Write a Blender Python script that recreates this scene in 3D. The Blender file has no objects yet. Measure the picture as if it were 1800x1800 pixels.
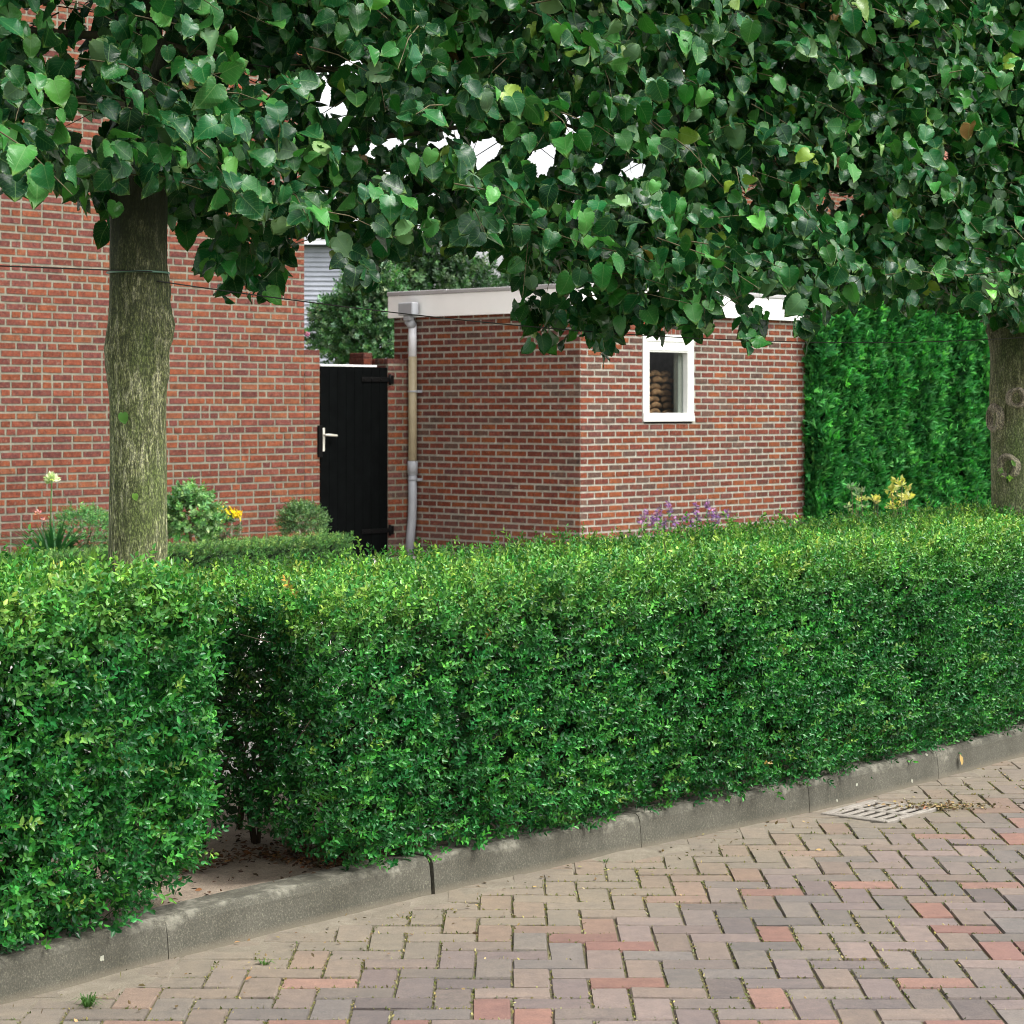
import bpy, math, random
import numpy as np
from mathutils import Vector, Matrix, noise as mn

random.seed(7)
RNG = np.random.default_rng(11)
SC = bpy.context.scene
COL = SC.collection
H = 1.55            # eye height
F = 3956.0          # focal length in units of 1/1800 of the picture width
HY = 715.0          # height of the horizon in the photo
ANG = math.radians(47)
U = np.array([math.cos(ANG), math.sin(ANG), 0.0])      # direction of the street and of the house fronts
V = np.array([-math.sin(ANG), math.cos(ANG), 0.0])     # away from the street
UP = np.array([0, 0, 1.0])

def at(px, py, d):
    return np.array([(px - 900) * d / F, d, H - (py - HY) * d / F])

# ------------------------------------------------------------------ tagging
def tag(o, label=None, cat=None, group=None, kind=None):
    if label: o['label'] = label
    if cat: o['category'] = cat
    if group: o['group'] = group
    if kind: o['kind'] = kind
    return o

def empty(name, loc, label=None, cat=None, group=None):
    o = bpy.data.objects.new(name, None)
    o.empty_display_size = 0.2
    o.location = Vector(loc)
    COL.objects.link(o)
    bpy.context.view_layer.update()
    return tag(o, label, cat, group)

# ------------------------------------------------------------------ mesh building
class MB:
    """collects geometry (world coordinates) and links it as one mesh object"""
    def __init__(s):
        s.v = []; s.f = []; s.m = []; s.c = []; s.lf = []; s.n = 0; s.smooth = []
    def add(s, verts, faces, mat=0, col=(1, 1, 1), smooth=False, lf=None):
        verts = np.asarray(verts, float).reshape(-1, 3)
        k = len(verts)
        s.v.append(verts)
        for f in faces:
            s.f.append([i + s.n for i in f]); s.m.append(mat); s.smooth.append(smooth)
        c = np.empty((k, 4)); c[:, :3] = col; c[:, 3] = 1
        s.c.append(c)
        s.lf.append(np.zeros((k, 3)) if lf is None else lf)
        s.n += k
    def box(s, o, a, b, c, mat=0, col=(1, 1, 1), bev=0.0):
        """box with corner o and edge vectors a, b, c"""
        o, a, b, c = [np.asarray(q, float) for q in (o, a, b, c)]
        if bev <= 0:
            vs = [o + i * a + j * b + k * c for k in (0, 1) for j in (0, 1) for i in (0, 1)]
            fs = [(0, 2, 3, 1), (4, 5, 7, 6), (0, 1, 5, 4), (2, 6, 7, 3), (0, 4, 6, 2), (1, 3, 7, 5)]
            s.add(vs, fs, mat, col); return
        la, lb, lc = [np.linalg.norm(q) for q in (a, b, c)]
        bev = min(bev, la * .3, lb * .3, lc * .3)
        fa, fb, fc = bev / la, bev / lb, bev / lc
        vs = []; idx = {}
        for k in (0, 1):
            for j in (0, 1):
                for i in (0, 1):
                    ia, ja, ka = (1 - fa if i else fa), (1 - fb if j else fb), (1 - fc if k else fc)
                    idx[(i, j, k, 0)] = len(vs); vs.append(o + i * a + ja * b + ka * c)
                    idx[(i, j, k, 1)] = len(vs); vs.append(o + ia * a + j * b + ka * c)
                    idx[(i, j, k, 2)] = len(vs); vs.append(o + ia * a + ja * b + k * c)
        g = lambda i, j, k, q: idx[(i, j, k, q)]
        fs = []
        for i in (0, 1): fs.append((g(i,0,0,0), g(i,1,0,0), g(i,1,1,0), g(i,0,1,0)))
        for j in (0, 1): fs.append((g(0,j,0,1), g(1,j,0,1), g(1,j,1,1), g(0,j,1,1)))
        for k in (0, 1): fs.append((g(0,0,k,2), g(1,0,k,2), g(1,1,k,2), g(0,1,k,2)))
        for i in (0, 1):
            for j in (0, 1): fs.append((g(i,j,0,0), g(i,j,1,0), g(i,j,1,1), g(i,j,0,1)))
            for k in (0, 1): fs.append((g(i,0,k,0), g(i,1,k,0), g(i,1,k,2), g(i,0,k,2)))
        for j in (0, 1):
            for k in (0, 1): fs.append((g(0,j,k,1), g(1,j,k,1), g(1,j,k,2), g(0,j,k,2)))
        for i in (0, 1):
            for j in (0, 1):
                for k in (0, 1): fs.append((g(i,j,k,0), g(i,j,k,1), g(i,j,k,2)))
        s.add(vs, fs, mat, col)
    def tube(s, pts, r, n=8, mat=0, col=(1, 1, 1), cap=True):
        pts = [np.asarray(p, float) for p in pts]
        if np.isscalar(r): r = [r] * len(pts)
        ref = None; rings = []
        for i, p in enumerate(pts):
            t = pts[min(i + 1, len(pts) - 1)] - pts[max(i - 1, 0)]
            t = t / (np.linalg.norm(t) + 1e-9)
            if ref is None:
                ref = np.cross(t, [0.3, 0.9, 0.31])
                if np.linalg.norm(ref) < .1: ref = np.cross(t, [1, 0, 0])
            ref = ref - t * np.dot(ref, t); ref /= np.linalg.norm(ref) + 1e-9
            b = np.cross(t, ref)
            a = np.linspace(0, 2 * math.pi, n, endpoint=False)
            rings.append(p + r[i] * (np.outer(np.cos(a), ref) + np.outer(np.sin(a), b)))
        vs = np.concatenate(rings); fs = []
        for i in range(len(pts) - 1):
            for j in range(n):
                k = (j + 1) % n
                fs.append((i * n + j, i * n + k, (i + 1) * n + k, (i + 1) * n + j))
        if cap:
            fs.append(tuple(range(n - 1, -1, -1)))
            fs.append(tuple(range((len(pts) - 1) * n, len(pts) * n)))
        s.add(vs, fs, mat, col, smooth=True)
    def inst(s, T, pos, R, scale, cols, mat=0):
        """many copies of template T = (verts, faces, lf) in this one mesh (leaves of one plant)"""
        tv, tf, tl = T
        N, K = len(pos), len(tv)
        if N == 0: return
        sc = np.asarray(scale).reshape(N, 1, -1)
        P = np.einsum('nij,nkj->nki', R, tv[None] * sc) + pos[:, None, :]
        s.v.append(P.reshape(-1, 3))
        base = s.n + np.arange(N) * K
        for f in tf:
            s.f_np = getattr(s, 'f_np', [])
            s.f_np.append((base[:, None] + np.array(f)[None], mat))
        c = np.ones((N, K, 4)); c[:, :, :3] = cols[:, None, :]
        s.c.append(c.reshape(-1, 4))
        lf = np.repeat(tl[None], N, 0).copy()
        lf[:, :, 2] = RNG.random((N, 1)) if tl[:, 2].max() == 0 else (tl[None, :, 2] + RNG.random((N, 1))) % 1.0
        s.lf.append(lf.reshape(-1, 3))
        s.n += N * K
    def build(s, name, mats, parent=None):
        me = bpy.data.meshes.new(name)
        V_ = np.concatenate(s.v)
        off = np.zeros(3)
        if parent is not None: off = np.array(parent.matrix_world.translation)
        V_ = V_ - off
        loops = []; starts = []; tot = []; mi = []; sm = []; cur = 0
        if s.f:
            lens = np.array([len(f) for f in s.f])
            loops.append(np.fromiter((i for f in s.f for i in f), dtype=np.int32))
            tot.append(lens); mi.append(np.array(s.m)); sm.append(np.array(s.smooth, bool))
        for arr, m in getattr(s, 'f_np', []):
            loops.append(arr.reshape(-1)); n, k = arr.shape
            tot.append(np.full(n, k)); mi.append(np.full(n, m)); sm.append(np.ones(n, bool))
        loops = np.concatenate(loops).astype(np.int32); tot = np.concatenate(tot).astype(np.int32)
        starts = np.concatenate([[0], np.cumsum(tot)[:-1]]).astype(np.int32)
        me.vertices.add(len(V_)); me.vertices.foreach_set('co', V_.astype(np.float32).ravel())
        me.loops.add(len(loops)); me.loops.foreach_set('vertex_index', loops)
        me.polygons.add(len(tot)); me.polygons.foreach_set('loop_start', starts)
        me.polygons.foreach_set('loop_total', tot)
        me.polygons.foreach_set('material_index', np.concatenate(mi).astype(np.int32))
        me.polygons.foreach_set('use_smooth', np.concatenate(sm))
        me.update(calc_edges=True)
        ca = me.attributes.new('Col', 'FLOAT_COLOR', 'POINT')
        ca.data.foreach_set('color', np.concatenate(s.c).astype(np.float32).ravel())
        la = me.attributes.new('lf', 'FLOAT_VECTOR', 'POINT')
        la.data.foreach_set('vector', np.concatenate(s.lf).astype(np.float32).ravel())
        for m in (mats if isinstance(mats, (list, tuple)) else [mats]): me.materials.append(m)
        o = bpy.data.objects.new(name, me)
        COL.objects.link(o)
        if parent is not None: o.parent = parent
        return o

# ------------------------------------------------------------------ materials
def newmat(name):
    m = bpy.data.materials.new(name); m.use_nodes = True
    nt = m.node_tree; b = nt.nodes['Principled BSDF']
    return m, nt, b, nt.nodes.new, nt.links.new

def ramp(nt, fac, stops):
    r = nt.nodes.new('ShaderNodeValToRGB')
    el = r.color_ramp.elements
    while len(el) < len(stops): el.new(0.5)
    for e, (p, c) in zip(el, stops):
        e.position = p; e.color = (*c, 1) if len(c) == 3 else c
    nt.links.new(fac, r.inputs[0]); return r.outputs[0]

def mix(nt, fac, a, b, mode='MIX'):
    n = nt.nodes.new('ShaderNodeMix'); n.data_type = 'RGBA'; n.blend_type = mode
    for sock, val in ((n.inputs[0], fac), (n.inputs[6], a), (n.inputs[7], b)):
        if isinstance(val, (int, float)): sock.default_value = val
        elif isinstance(val, tuple): sock.default_value = (*val, 1)
        else: nt.links.new(val, sock)
    return n.outputs[2]

def noise(nt, scale, detail=4, rough=.6, vec=None, dist=0, out=0):
    n = nt.nodes.new('ShaderNodeTexNoise'); n.inputs['Scale'].default_value = scale
    n.inputs['Detail'].default_value = detail; n.inputs['Roughness'].default_value = rough
    n.inputs['Distortion'].default_value = dist
    if vec is not None: nt.links.new(vec, n.inputs['Vector'])
    return n.outputs[out]

def geo(nt): return nt.nodes.new('ShaderNodeNewGeometry').outputs['Position']
def attr(nt, name, out='Color'):
    a = nt.nodes.new('ShaderNodeAttribute'); a.attribute_name = name; return a.outputs[out]
def vmap(nt, vec, scale):
    n = nt.nodes.new('ShaderNodeVectorMath'); n.operation = 'MULTIPLY'
    nt.links.new(vec, n.inputs[0]); n.inputs[1].default_value = scale; return n.outputs[0]
def bump(nt, b, height, strength=.5, dist=.01):
    n = nt.nodes.new('ShaderNodeBump'); n.inputs['Strength'].default_value = strength
    n.inputs['Distance'].default_value = dist
    nt.links.new(height, n.inputs['Height']); nt.links.new(n.outputs[0], b.inputs['Normal'])
def math_(nt, op, a, b=0.0, c=0.0):
    n = nt.nodes.new('ShaderNodeMath'); n.operation = op
    for i, v in enumerate((a, b, c)):
        if isinstance(v, (int, float)): n.inputs[i].default_value = v
        else: nt.links.new(v, n.inputs[i])
    return n.outputs[0]

def leaf_mat(name, rough=.42, trans=.25, veins=False, spec=.5, tint=(1, 1, 1)):
    m, nt, b, N, L = newmat(name)
    c = attr(nt, 'Col')
    nz = noise(nt, 2.2, 2, vec=geo(nt))
    c = mix(nt, 1.0, c, ramp(nt, nz, [(.3, (.72, .78, .75)), (.7, (1.2, 1.15, 1.1))]), 'MULTIPLY')
    a = attr(nt, 'lf', 'Vector'); sp = N('ShaderNodeSeparateXYZ'); L(a, sp.inputs[0])
    c = mix(nt, 1.0, c, ramp(nt, sp.outputs[2], [(0, (.55, .60, .62)), (.5, (.95, .95, .95)), (.8, (1.25, 1.2, 1.1)), (1, (2.0, 1.6, 1.3))]), 'MULTIPLY')
    if veins:
        ax = math_(nt, 'ABSOLUTE', sp.outputs[0])
        mid = math_(nt, 'LESS_THAN', ax, .018)
        q = math_(nt, 'FRACT', math_(nt, 'MULTIPLY', math_(nt, 'SUBTRACT', sp.outputs[1], math_(nt, 'MULTIPLY', ax, .75)), 6.5))
        side = math_(nt, 'MULTIPLY', math_(nt, 'LESS_THAN', q, .12), .5)
        v = math_(nt, 'MAXIMUM', mid, side)
        c = mix(nt, math_(nt, 'MULTIPLY', v, .35), c, (.16, .30, .10))
        rr_ = math_(nt, 'SQRT', math_(nt, 'ADD', math_(nt, 'MULTIPLY', ax, ax), math_(nt, 'POWER', math_(nt, 'ABSOLUTE', math_(nt, 'SUBTRACT', sp.outputs[1], .40)), 2.0)))
        rim = ramp(nt, rr_, [(.47, (0, 0, 0)), (.55, (.6,) * 3)])
        c = mix(nt, rim, c, (.13, .22, .05))
        hn = noise(nt, 95, 3, vec=geo(nt))
        spots = ramp(nt, hn, [(.66, (0, 0, 0)), (.72, (1, 1, 1))])
        c = mix(nt, math_(nt, 'MULTIPLY', spots, .35), c, (.30, .30, .10))
        bump(nt, b, math_(nt, 'SUBTRACT', noise(nt, 60, 2, vec=geo(nt)), v), .35, .003)
    L(c, b.inputs['Base Color'])
    b.inputs['Roughness'].default_value = rough
    b.inputs['Specular IOR Level'].default_value = spec
    # the underside is paler and matt; a little light comes through
    t = N('ShaderNodeBsdfTranslucent'); L(mix(nt, 1.0, c, (1.1, 1.6, .7), 'MULTIPLY'), t.inputs['Color'])
    ms = N('ShaderNodeMixShader'); ms.inputs[0].default_value = trans
    out = nt.nodes['Material Output']
    L(b.outputs[0], ms.inputs[1]); L(t.outputs[0], ms.inputs[2]); L(ms.outputs[0], out.inputs[0])
    return m

def plain(name, col, rough=.6, spec=.5, var=.15, sc=8, bmp=0.0, metal=0.0, bsc=60):
    m, nt, b, N, L = newmat(name)
    n = noise(nt, sc, 5, vec=geo(nt))
    c = mix(nt, 1.0, col, ramp(nt, n, [(.3, (1 - var,) * 3), (.7, (1 + var,) * 3)]), 'MULTIPLY')
    L(c, b.inputs['Base Color']); b.inputs['Roughness'].default_value = rough
    b.inputs['Specular IOR Level'].default_value = spec; b.inputs['Metallic'].default_value = metal
    if bmp: bump(nt, b, noise(nt, bsc, 5, vec=geo(nt)), bmp, .004)
    return m

def brick_mat(name, dirt_col=(.12, .10, .08), lowz=.9):
    m, nt, b, N, L = newmat(name)
    g = geo(nt); c = attr(nt, 'Col')
    n1 = noise(nt, 24, 5, .75, vec=g); n2 = noise(nt, 150, 3, .7, vec=g); n3 = noise(nt, 1.3, 3, vec=g)
    c = mix(nt, 1.0, c, ramp(nt, n1, [(.3, (.50, .55, .62)), (.5, (1, 1, 1)), (.7, (1.5, 1.4, 1.2))]), 'MULTIPLY')
    c = mix(nt, 1.0, c, ramp(nt, n2, [(.3, (.78, .78, .78)), (.7, (1.18, 1.18, 1.18))]), 'MULTIPLY')
    c = mix(nt, ramp(nt, noise(nt, 45, 4, .75, vec=g), [(.56, (0, 0, 0)), (.72, (.6,) * 3)]), c, (.27, .23, .18))
    c = mix(nt, 1.0, c, ramp(nt, n3, [(.3, (.86, .86, .88)), (.7, (1.08, 1.06, 1.04))]), 'MULTIPLY')
    sp = N('ShaderNodeSeparateXYZ'); L(g, sp.inputs[0])
    low = ramp(nt, math_(nt, 'ADD', sp.outputs[2], math_(nt, 'MULTIPLY', n3, .4)), [(.0, (.6,) * 3), (min(.99, lowz), (0, 0, 0))])
    c = mix(nt, math_(nt, 'MULTIPLY', low, .6), c, dirt_col)
    L(c, b.inputs['Base Color']); b.inputs['Roughness'].default_value = .88
    b.inputs['Specular IOR Level'].default_value = .1
    bump(nt, b, math_(nt, 'ADD', n1, math_(nt, 'MULTIPLY', n2, .6)), .6, .006)
    return m

def mortar_mat(name, col):
    m, nt, b, N, L = newmat(name)
    g = geo(nt)
    n = noise(nt, 14, 5, .7, vec=g); n2 = noise(nt, 240, 3, vec=g)
    c = mix(nt, 1.0, col, ramp(nt, n, [(.3, (.62, .62, .60)), (.7, (1.2, 1.2, 1.2))]), 'MULTIPLY')
    c = mix(nt, 1.0, c, ramp(nt, n2, [(.3, (.8,) * 3), (.7, (1.15,) * 3)]), 'MULTIPLY')
    L(c, b.inputs['Base Color']); b.inputs['Roughness'].default_value = .95
    bump(nt, b, n2, .6, .004)
    return m

def bark_mat(name, c1, c2, c3, moss):
    m, nt, b, N, L = newmat(name)
    g = geo(nt)
    st = vmap(nt, g, (1, 1, .22))
    n1 = noise(nt, 60, 6, .7, vec=st, dist=.6); n2 = noise(nt, 7, 4, vec=vmap(nt, g, (1, 1, .5)))
    n3 = noise(nt, 200, 3, .7, vec=vmap(nt, g, (1, 1, .45)))
    c = ramp(nt, n1, [(.32, c1), (.5, c2), (.62, c3)])
    c = mix(nt, ramp(nt, n2, [(.42, (0, 0, 0)), (.62, (.75,) * 3)]), c, moss)
    c = mix(nt, 1.0, c, ramp(nt, n3, [(.32, (.4,) * 3), (.5, (1,) * 3), (.62, (2.3, 2.25, 2.0))]), 'MULTIPLY')
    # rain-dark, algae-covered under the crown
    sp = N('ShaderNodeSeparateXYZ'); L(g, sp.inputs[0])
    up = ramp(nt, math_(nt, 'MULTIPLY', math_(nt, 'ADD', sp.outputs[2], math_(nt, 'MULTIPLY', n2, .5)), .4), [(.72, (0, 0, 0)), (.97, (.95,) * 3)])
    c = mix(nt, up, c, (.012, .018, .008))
    L(c, b.inputs['Base Color']); b.inputs['Roughness'].default_value = .9
    bump(nt, b, math_(nt, 'ADD', n1, math_(nt, 'MULTIPLY', n3, .35)), 1.0, .012)
    return m

M = {}
M['lime'] = leaf_mat('lime_leaf', .34, .13, True, .26)
M['privet'] = leaf_mat('privet_leaf', .30, .14, False, .28)
M['thuja'] = leaf_mat('conifer_leaf', .6, .15, False, .15)
M['soft'] = leaf_mat('soft_leaf', .55, .25, False, .35)
M['petal'] = leaf_mat('petal', .6, .3, False, .2)
M['brick_house'] = brick_mat('house_brick', (.13, .085, .085), .75)
M['brick_shed'] = brick_mat('shed_brick', (.22, .17, .14), .75)
M['mortar_house'] = mortar_mat('house_mortar', (.215, .205, .155))
M['mortar_shed'] = mortar_mat('shed_mortar', (.33, .315, .265))
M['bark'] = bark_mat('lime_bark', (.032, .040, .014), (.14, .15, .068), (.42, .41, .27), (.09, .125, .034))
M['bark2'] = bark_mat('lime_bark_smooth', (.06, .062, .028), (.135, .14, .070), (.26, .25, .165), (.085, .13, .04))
M['twig'] = plain('twig', (.13, .11, .06), .8, .3, .3, 30)
M['twigd'] = plain('hedge_twig', (.05, .035, .02), .85, .3, .3, 30)
M['white'] = plain('white_paint', (.92, .92, .90), .45, .4, .03, 3)
M['white2'] = plain('window_paint', (.80, .80, .76), .4, .4, .04, 6)
M['jamb'] = plain('inner_jamb', (.30, .30, .25), .6, .3, .08, 6)
M['alu'] = plain('roof_trim', (.36, .35, .35), .5, .5, .1, 4)
M['felt'] = plain('roof_felt', (.08, .08, .08), .9, .3, .2, 6)
M['black'] = plain('black_paint', (.0022, .0028, .0028), .8, .03, .3, 9)
M['iron'] = plain('black_iron', (.003, .003, .003), .6, .10, .2, 20)
M['brass'] = plain('pale_metal', (.62, .60, .52), .35, .6, .08, 20)
M['pvc'] = plain('grey_plastic', (.33, .34, .36), .4, .5, .08, 8)
M['pvcl'] = plain('pale_plastic', (.68, .68, .70), .4, .5, .06, 8)
M['beige'] = plain('beige_pipe', (.36, .30, .19), .5, .4, .1, 14)
M['limb'] = plain('limb_bark', (.05, .05, .028), .9, .2, .3, 20)
M['wire'] = plain('wire', (.012, .010, .010), .5, .5, .1, 20)
M['tie'] = plain('tie', (.10, .20, .15), .45, .5, .1, 20)
M['tile'] = plain('roof_tile', (.20, .08, .05), .8, .3, .25, 12, .3)
M['dark'] = plain('dark_interior', (.06, .045, .04), .9, .1, .3, 6)
M['board'] = plain('weatherboard', (.40, .42, .48), .7, .3, .1, 5)
M['log'] = plain('stacked_tile', (.32, .17, .08), .85, .2, .5, 14, .5)
M['bluegrey'] = plain('leaning_board', (.22, .28, .30), .7, .3, .2, 5)

def glass():
    m, nt, b, N, L = newmat('window_glass')
    out = nt.nodes['Material Output']
    tr = N('ShaderNodeBsdfTransparent'); tr.inputs[0].default_value = (.85, .88, .88, 1)
    gl = N('ShaderNodeBsdfGlossy'); gl.inputs['Roughness'].default_value = .02
    ms = N('ShaderNodeMixShader'); ms.inputs[0].default_value = .03
    L(tr.outputs[0], ms.inputs[1]); L(gl.outputs[0], ms.inputs[2]); L(ms.outputs[0], out.inputs[0])
    return m
M['glass'] = glass()

def kerb_mat():
    m, nt, b, N, L = newmat('kerb_concrete')
    g = geo(nt)
    n1 = noise(nt, 3.5, 5, .65, vec=g); n2 = noise(nt, 170, 3, .8, vec=g); n3 = noise(nt, 26, 4, .6, vec=g)
    c = ramp(nt, n1, [(.3, (.050, .047, .032)), (.55, (.082, .078, .058)), (.75, (.12, .112, .085))])
    c = mix(nt, 1.0, c, ramp(nt, n2, [(.3, (.6,) * 3), (.55, (1,) * 3), (.68, (2.0, 2.0, 1.9))]), 'MULTIPLY')
    w = N('ShaderNodeTexVoronoi'); w.inputs['Scale'].default_value = 11; w.inputs['Randomness'].default_value = 1; L(g, w.inputs['Vector'])
    sel = N('ShaderNodeSeparateXYZ'); L(w.outputs['Color'], sel.inputs[0])
    sp = math_(nt, 'MULTIPLY', math_(nt, 'LESS_THAN', math_(nt, 'ADD', w.outputs['Distance'], math_(nt, 'MULTIPLY', n3, .30)), .235), math_(nt, 'GREATER_THAN', sel.outputs[0], .80))
    c = mix(nt, math_(nt, 'MULTIPLY', sp, .75), c, (.42, .42, .33))
    # worn and lichen-pale patches where the edge has been scuffed
    sx = N('ShaderNodeSeparateXYZ'); L(g, sx.inputs[0])
    top = ramp(nt, math_(nt, 'ADD', sx.outputs[2], math_(nt, 'MULTIPLY', math_(nt, 'SUBTRACT', n1, .5), .28)), [(.098, (0, 0, 0)), (.125, (.8,) * 3)])
    c = mix(nt, math_(nt, 'MULTIPLY', top, ramp(nt, n3, [(.42, (0, 0, 0)), (.6, (1, 1, 1))])), c, (.22, .21, .165))
    low = ramp(nt, sx.outputs[2], [(.0, (.9,) * 3), (.025, (0, 0, 0))])
    c = mix(nt, low, c, (.14, .12, .085))
    L(c, b.inputs['Base Color']); b.inputs['Roughness'].default_value = .85
    bump(nt, b, math_(nt, 'ADD', n2, n3), .55, .004)
    return m
M['kerb'] = kerb_mat()

def paver_mat():
    m, nt, b, N, L = newmat('paving_brick')
    g = geo(nt); c = attr(nt, 'Col')
    n1 = noise(nt, 22, 5, .7, vec=g); n2 = noise(nt, 260, 3, .7, vec=g); n3 = noise(nt, 2.2, 4, vec=g)
    c = mix(nt, 1.0, c, ramp(nt, n1, [(.25, (.78, .8, .82)), (.75, (1.2, 1.17, 1.12))]), 'MULTIPLY')
    c = mix(nt, 1.0, c, ramp(nt, n2, [(.3, (.72,) * 3), (.7, (1.3,) * 3)]), 'MULTIPLY')
    c = mix(nt, 1.0, c, ramp(nt, n3, [(.3, (.88, .9, .92)), (.7, (1.08, 1.06, 1.02))]), 'MULTIPLY')
    L(c, b.inputs['Base Color']); b.inputs['Roughness'].default_value = .82
    b.inputs['Specular IOR Level'].default_value = .3
    bump(nt, b, math_(nt, 'ADD', n1, math_(nt, 'MULTIPLY', n2, .5)), .5, .004)
    return m
M['paver'] = paver_mat()

def soil_like(name, stops, sc=40, sc2=300, b_=.8):
    m, nt, b, N, L = newmat(name)
    g = geo(nt)
    n1 = noise(nt, sc, 6, .75, vec=g); n2 = noise(nt, sc2, 3, .8, vec=g)
    c = ramp(nt, n1, stops)
    c = mix(nt, 1.0, c, ramp(nt, n2, [(.3, (.6,) * 3), (.7, (1.4,) * 3)]), 'MULTIPLY')
    L(c, b.inputs['Base Color']); b.inputs['Roughness'].default_value = .95
    bump(nt, b, math_(nt, 'ADD', n1, math_(nt, 'MULTIPLY', n2, .5)), b_, .02)
    return m
M['joint'] = soil_like('paving_joint', [(.35, (.07, .06, .04)), (.5, (.14, .125, .06)), (.65, (.22, .195, .10))], 25, 300)
M['sand'] = soil_like('gutter_sand', [(.3, (.135, .115, .084)), (.55, (.19, .165, .122)), (.75, (.25, .22, .17))], 9, 350, .5)
M['soil'] = soil_like('soil', [(.3, (.22, .165, .12)), (.55, (.32, .255, .19)), (.75, (.40, .33, .25))], 14, 200, .9)
M['slab'] = soil_like('garden_path', [(.3, (.40, .37, .33)), (.7, (.55, .52, .47))], 3, 150, .3)
M['ground'] = soil_like('far_ground', [(.3, (.05, .09, .03)), (.7, (.10, .13, .05))], 2, 60, .5)
M['grate'] = soil_like('cast_iron', [(.3, (.17, .15, .125)), (.7, (.28, .255, .22))], 20, 300, .3)
M['scar'] = bark_mat('scar_wood', (.10, .08, .06), (.26, .22, .17), (.42, .37, .30), (.20, .19, .13))
M['hole'] = plain('drain_hole', (.004, .004, .004), .9, .1)
M['leafbrown'] = leaf_mat('dead_leaf', .8, .1, False, .2)

# ------------------------------------------------------------------ leaf templates
def T_privet():
    v = np.array([[0, 0, 0], [-.26, .38, .07], [0, .45, -.04], [.26, .38, .07], [0, 1, -.06], [-.17, .74, .04], [.17, .74, .04]])
    f = [(0, 1, 2), (0, 2, 3), (1, 5, 2), (2, 6, 3), (5, 4, 2), (2, 4, 6)]
    return v, f
def T_lime():
    out = [(.10, -.07), (.24, -.10), (.38, -.05), (.49, .08), (.55, .22), (.565, .36), (.545, .48), (.50, .60), (.43, .71), (.335, .80), (.22, .875), (.09, .93)]
    mid = [(0, .05), (0, .3), (0, .55), (0, .8), (0, 1.05)]
    half = []
    for k, (x, y) in enumerate(out):
        half.append((x * 1.0, y))
        if k < len(out) - 1:
            nx, ny = out[k + 1]; mx, my = (x + nx) / 2, (y + ny) / 2
            half.append((mx * .93, .42 + (my - .42) * .94)) if k > 0 else half.append((mx, my))
    def zz(x, y): return .16 * abs(x) - .20 * y * y + .030 * math.sin(11 * y + 7 * abs(x)) * (abs(x) > .2)
    vs = [(x, y, zz(x, y)) for x, y in mid]
    R0 = len(vs); m = len(half)
    vs += [(x, y, zz(x, y)) for x, y in half]
    L0 = len(vs)
    vs += [(-x * .95, y, zz(x, y)) for x, y in half]
    def side(o, flip):
        q = []; cur = 0
        q.append((0, o, o + 1))
        for k in range(1, m - 1):
            y = half[k][1]
            nxt = min(4, 1 + sum(y > b for b in (.18, .42, .68)) if y > .18 and half[k][0] > .0 and k > 5 else 0)
            if nxt > cur:
                q.append((cur, o + k, nxt)); cur = nxt
            q.append((cur, o + k, o + k + 1))
        if cur < 3: q.append((cur, o + m - 1, 3)); cur = 3
        q.append((cur, o + m - 1, 4))
        return [tuple(reversed(a)) if flip else a for a in q]
    return np.array(vs, float), side(R0, False) + side(L0, True)
def with_lf(T):
    v, f = T
    lf = np.zeros((len(v), 3)); lf[:, 0] = v[:, 0]; lf[:, 1] = v[:, 1]
    return v, f, lf
LIME = []
_v, _f = T_lime()
for k in range(6):
    v2 = _v.copy()
    r = np.random.default_rng(k)
    v2[:, 2] += (r.random() - .35) * .75 * v2[:, 0] ** 2 + (r.random() - .5) * .4 * v2[:, 0] - r.random() * .45 * v2[:, 1] ** 2 + .06 * np.sin(v2[:, 0] * r.uniform(5, 9) + v2[:, 1] * r.uniform(4, 8) + r.random() * 6)
    v2[:, 0] += .10 * (r.random() - .5) * v2[:, 1] ** 2 + r.normal(0, .008, len(v2))
    v2[:, 0] *= r.uniform(.85, 1.05)
    LIME.append(with_lf((v2, _f)))
PRIV = with_lf(T_privet())

def frames(tip, nrm):
    """rotation matrices with local y = tip, local z ~ nrm"""
    y = tip / (np.linalg.norm(tip, axis=1, keepdims=True) + 1e-9)
    z = nrm - y * np.sum(nrm * y, 1, keepdims=True)
    z = z / (np.linalg.norm(z, axis=1, keepdims=True) + 1e-9)
    x = np.cross(y, z)
    return np.stack([x, y, z], axis=2)

def rnd(n, s=1.0): return RNG.normal(0, s, (n, 3))

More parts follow.
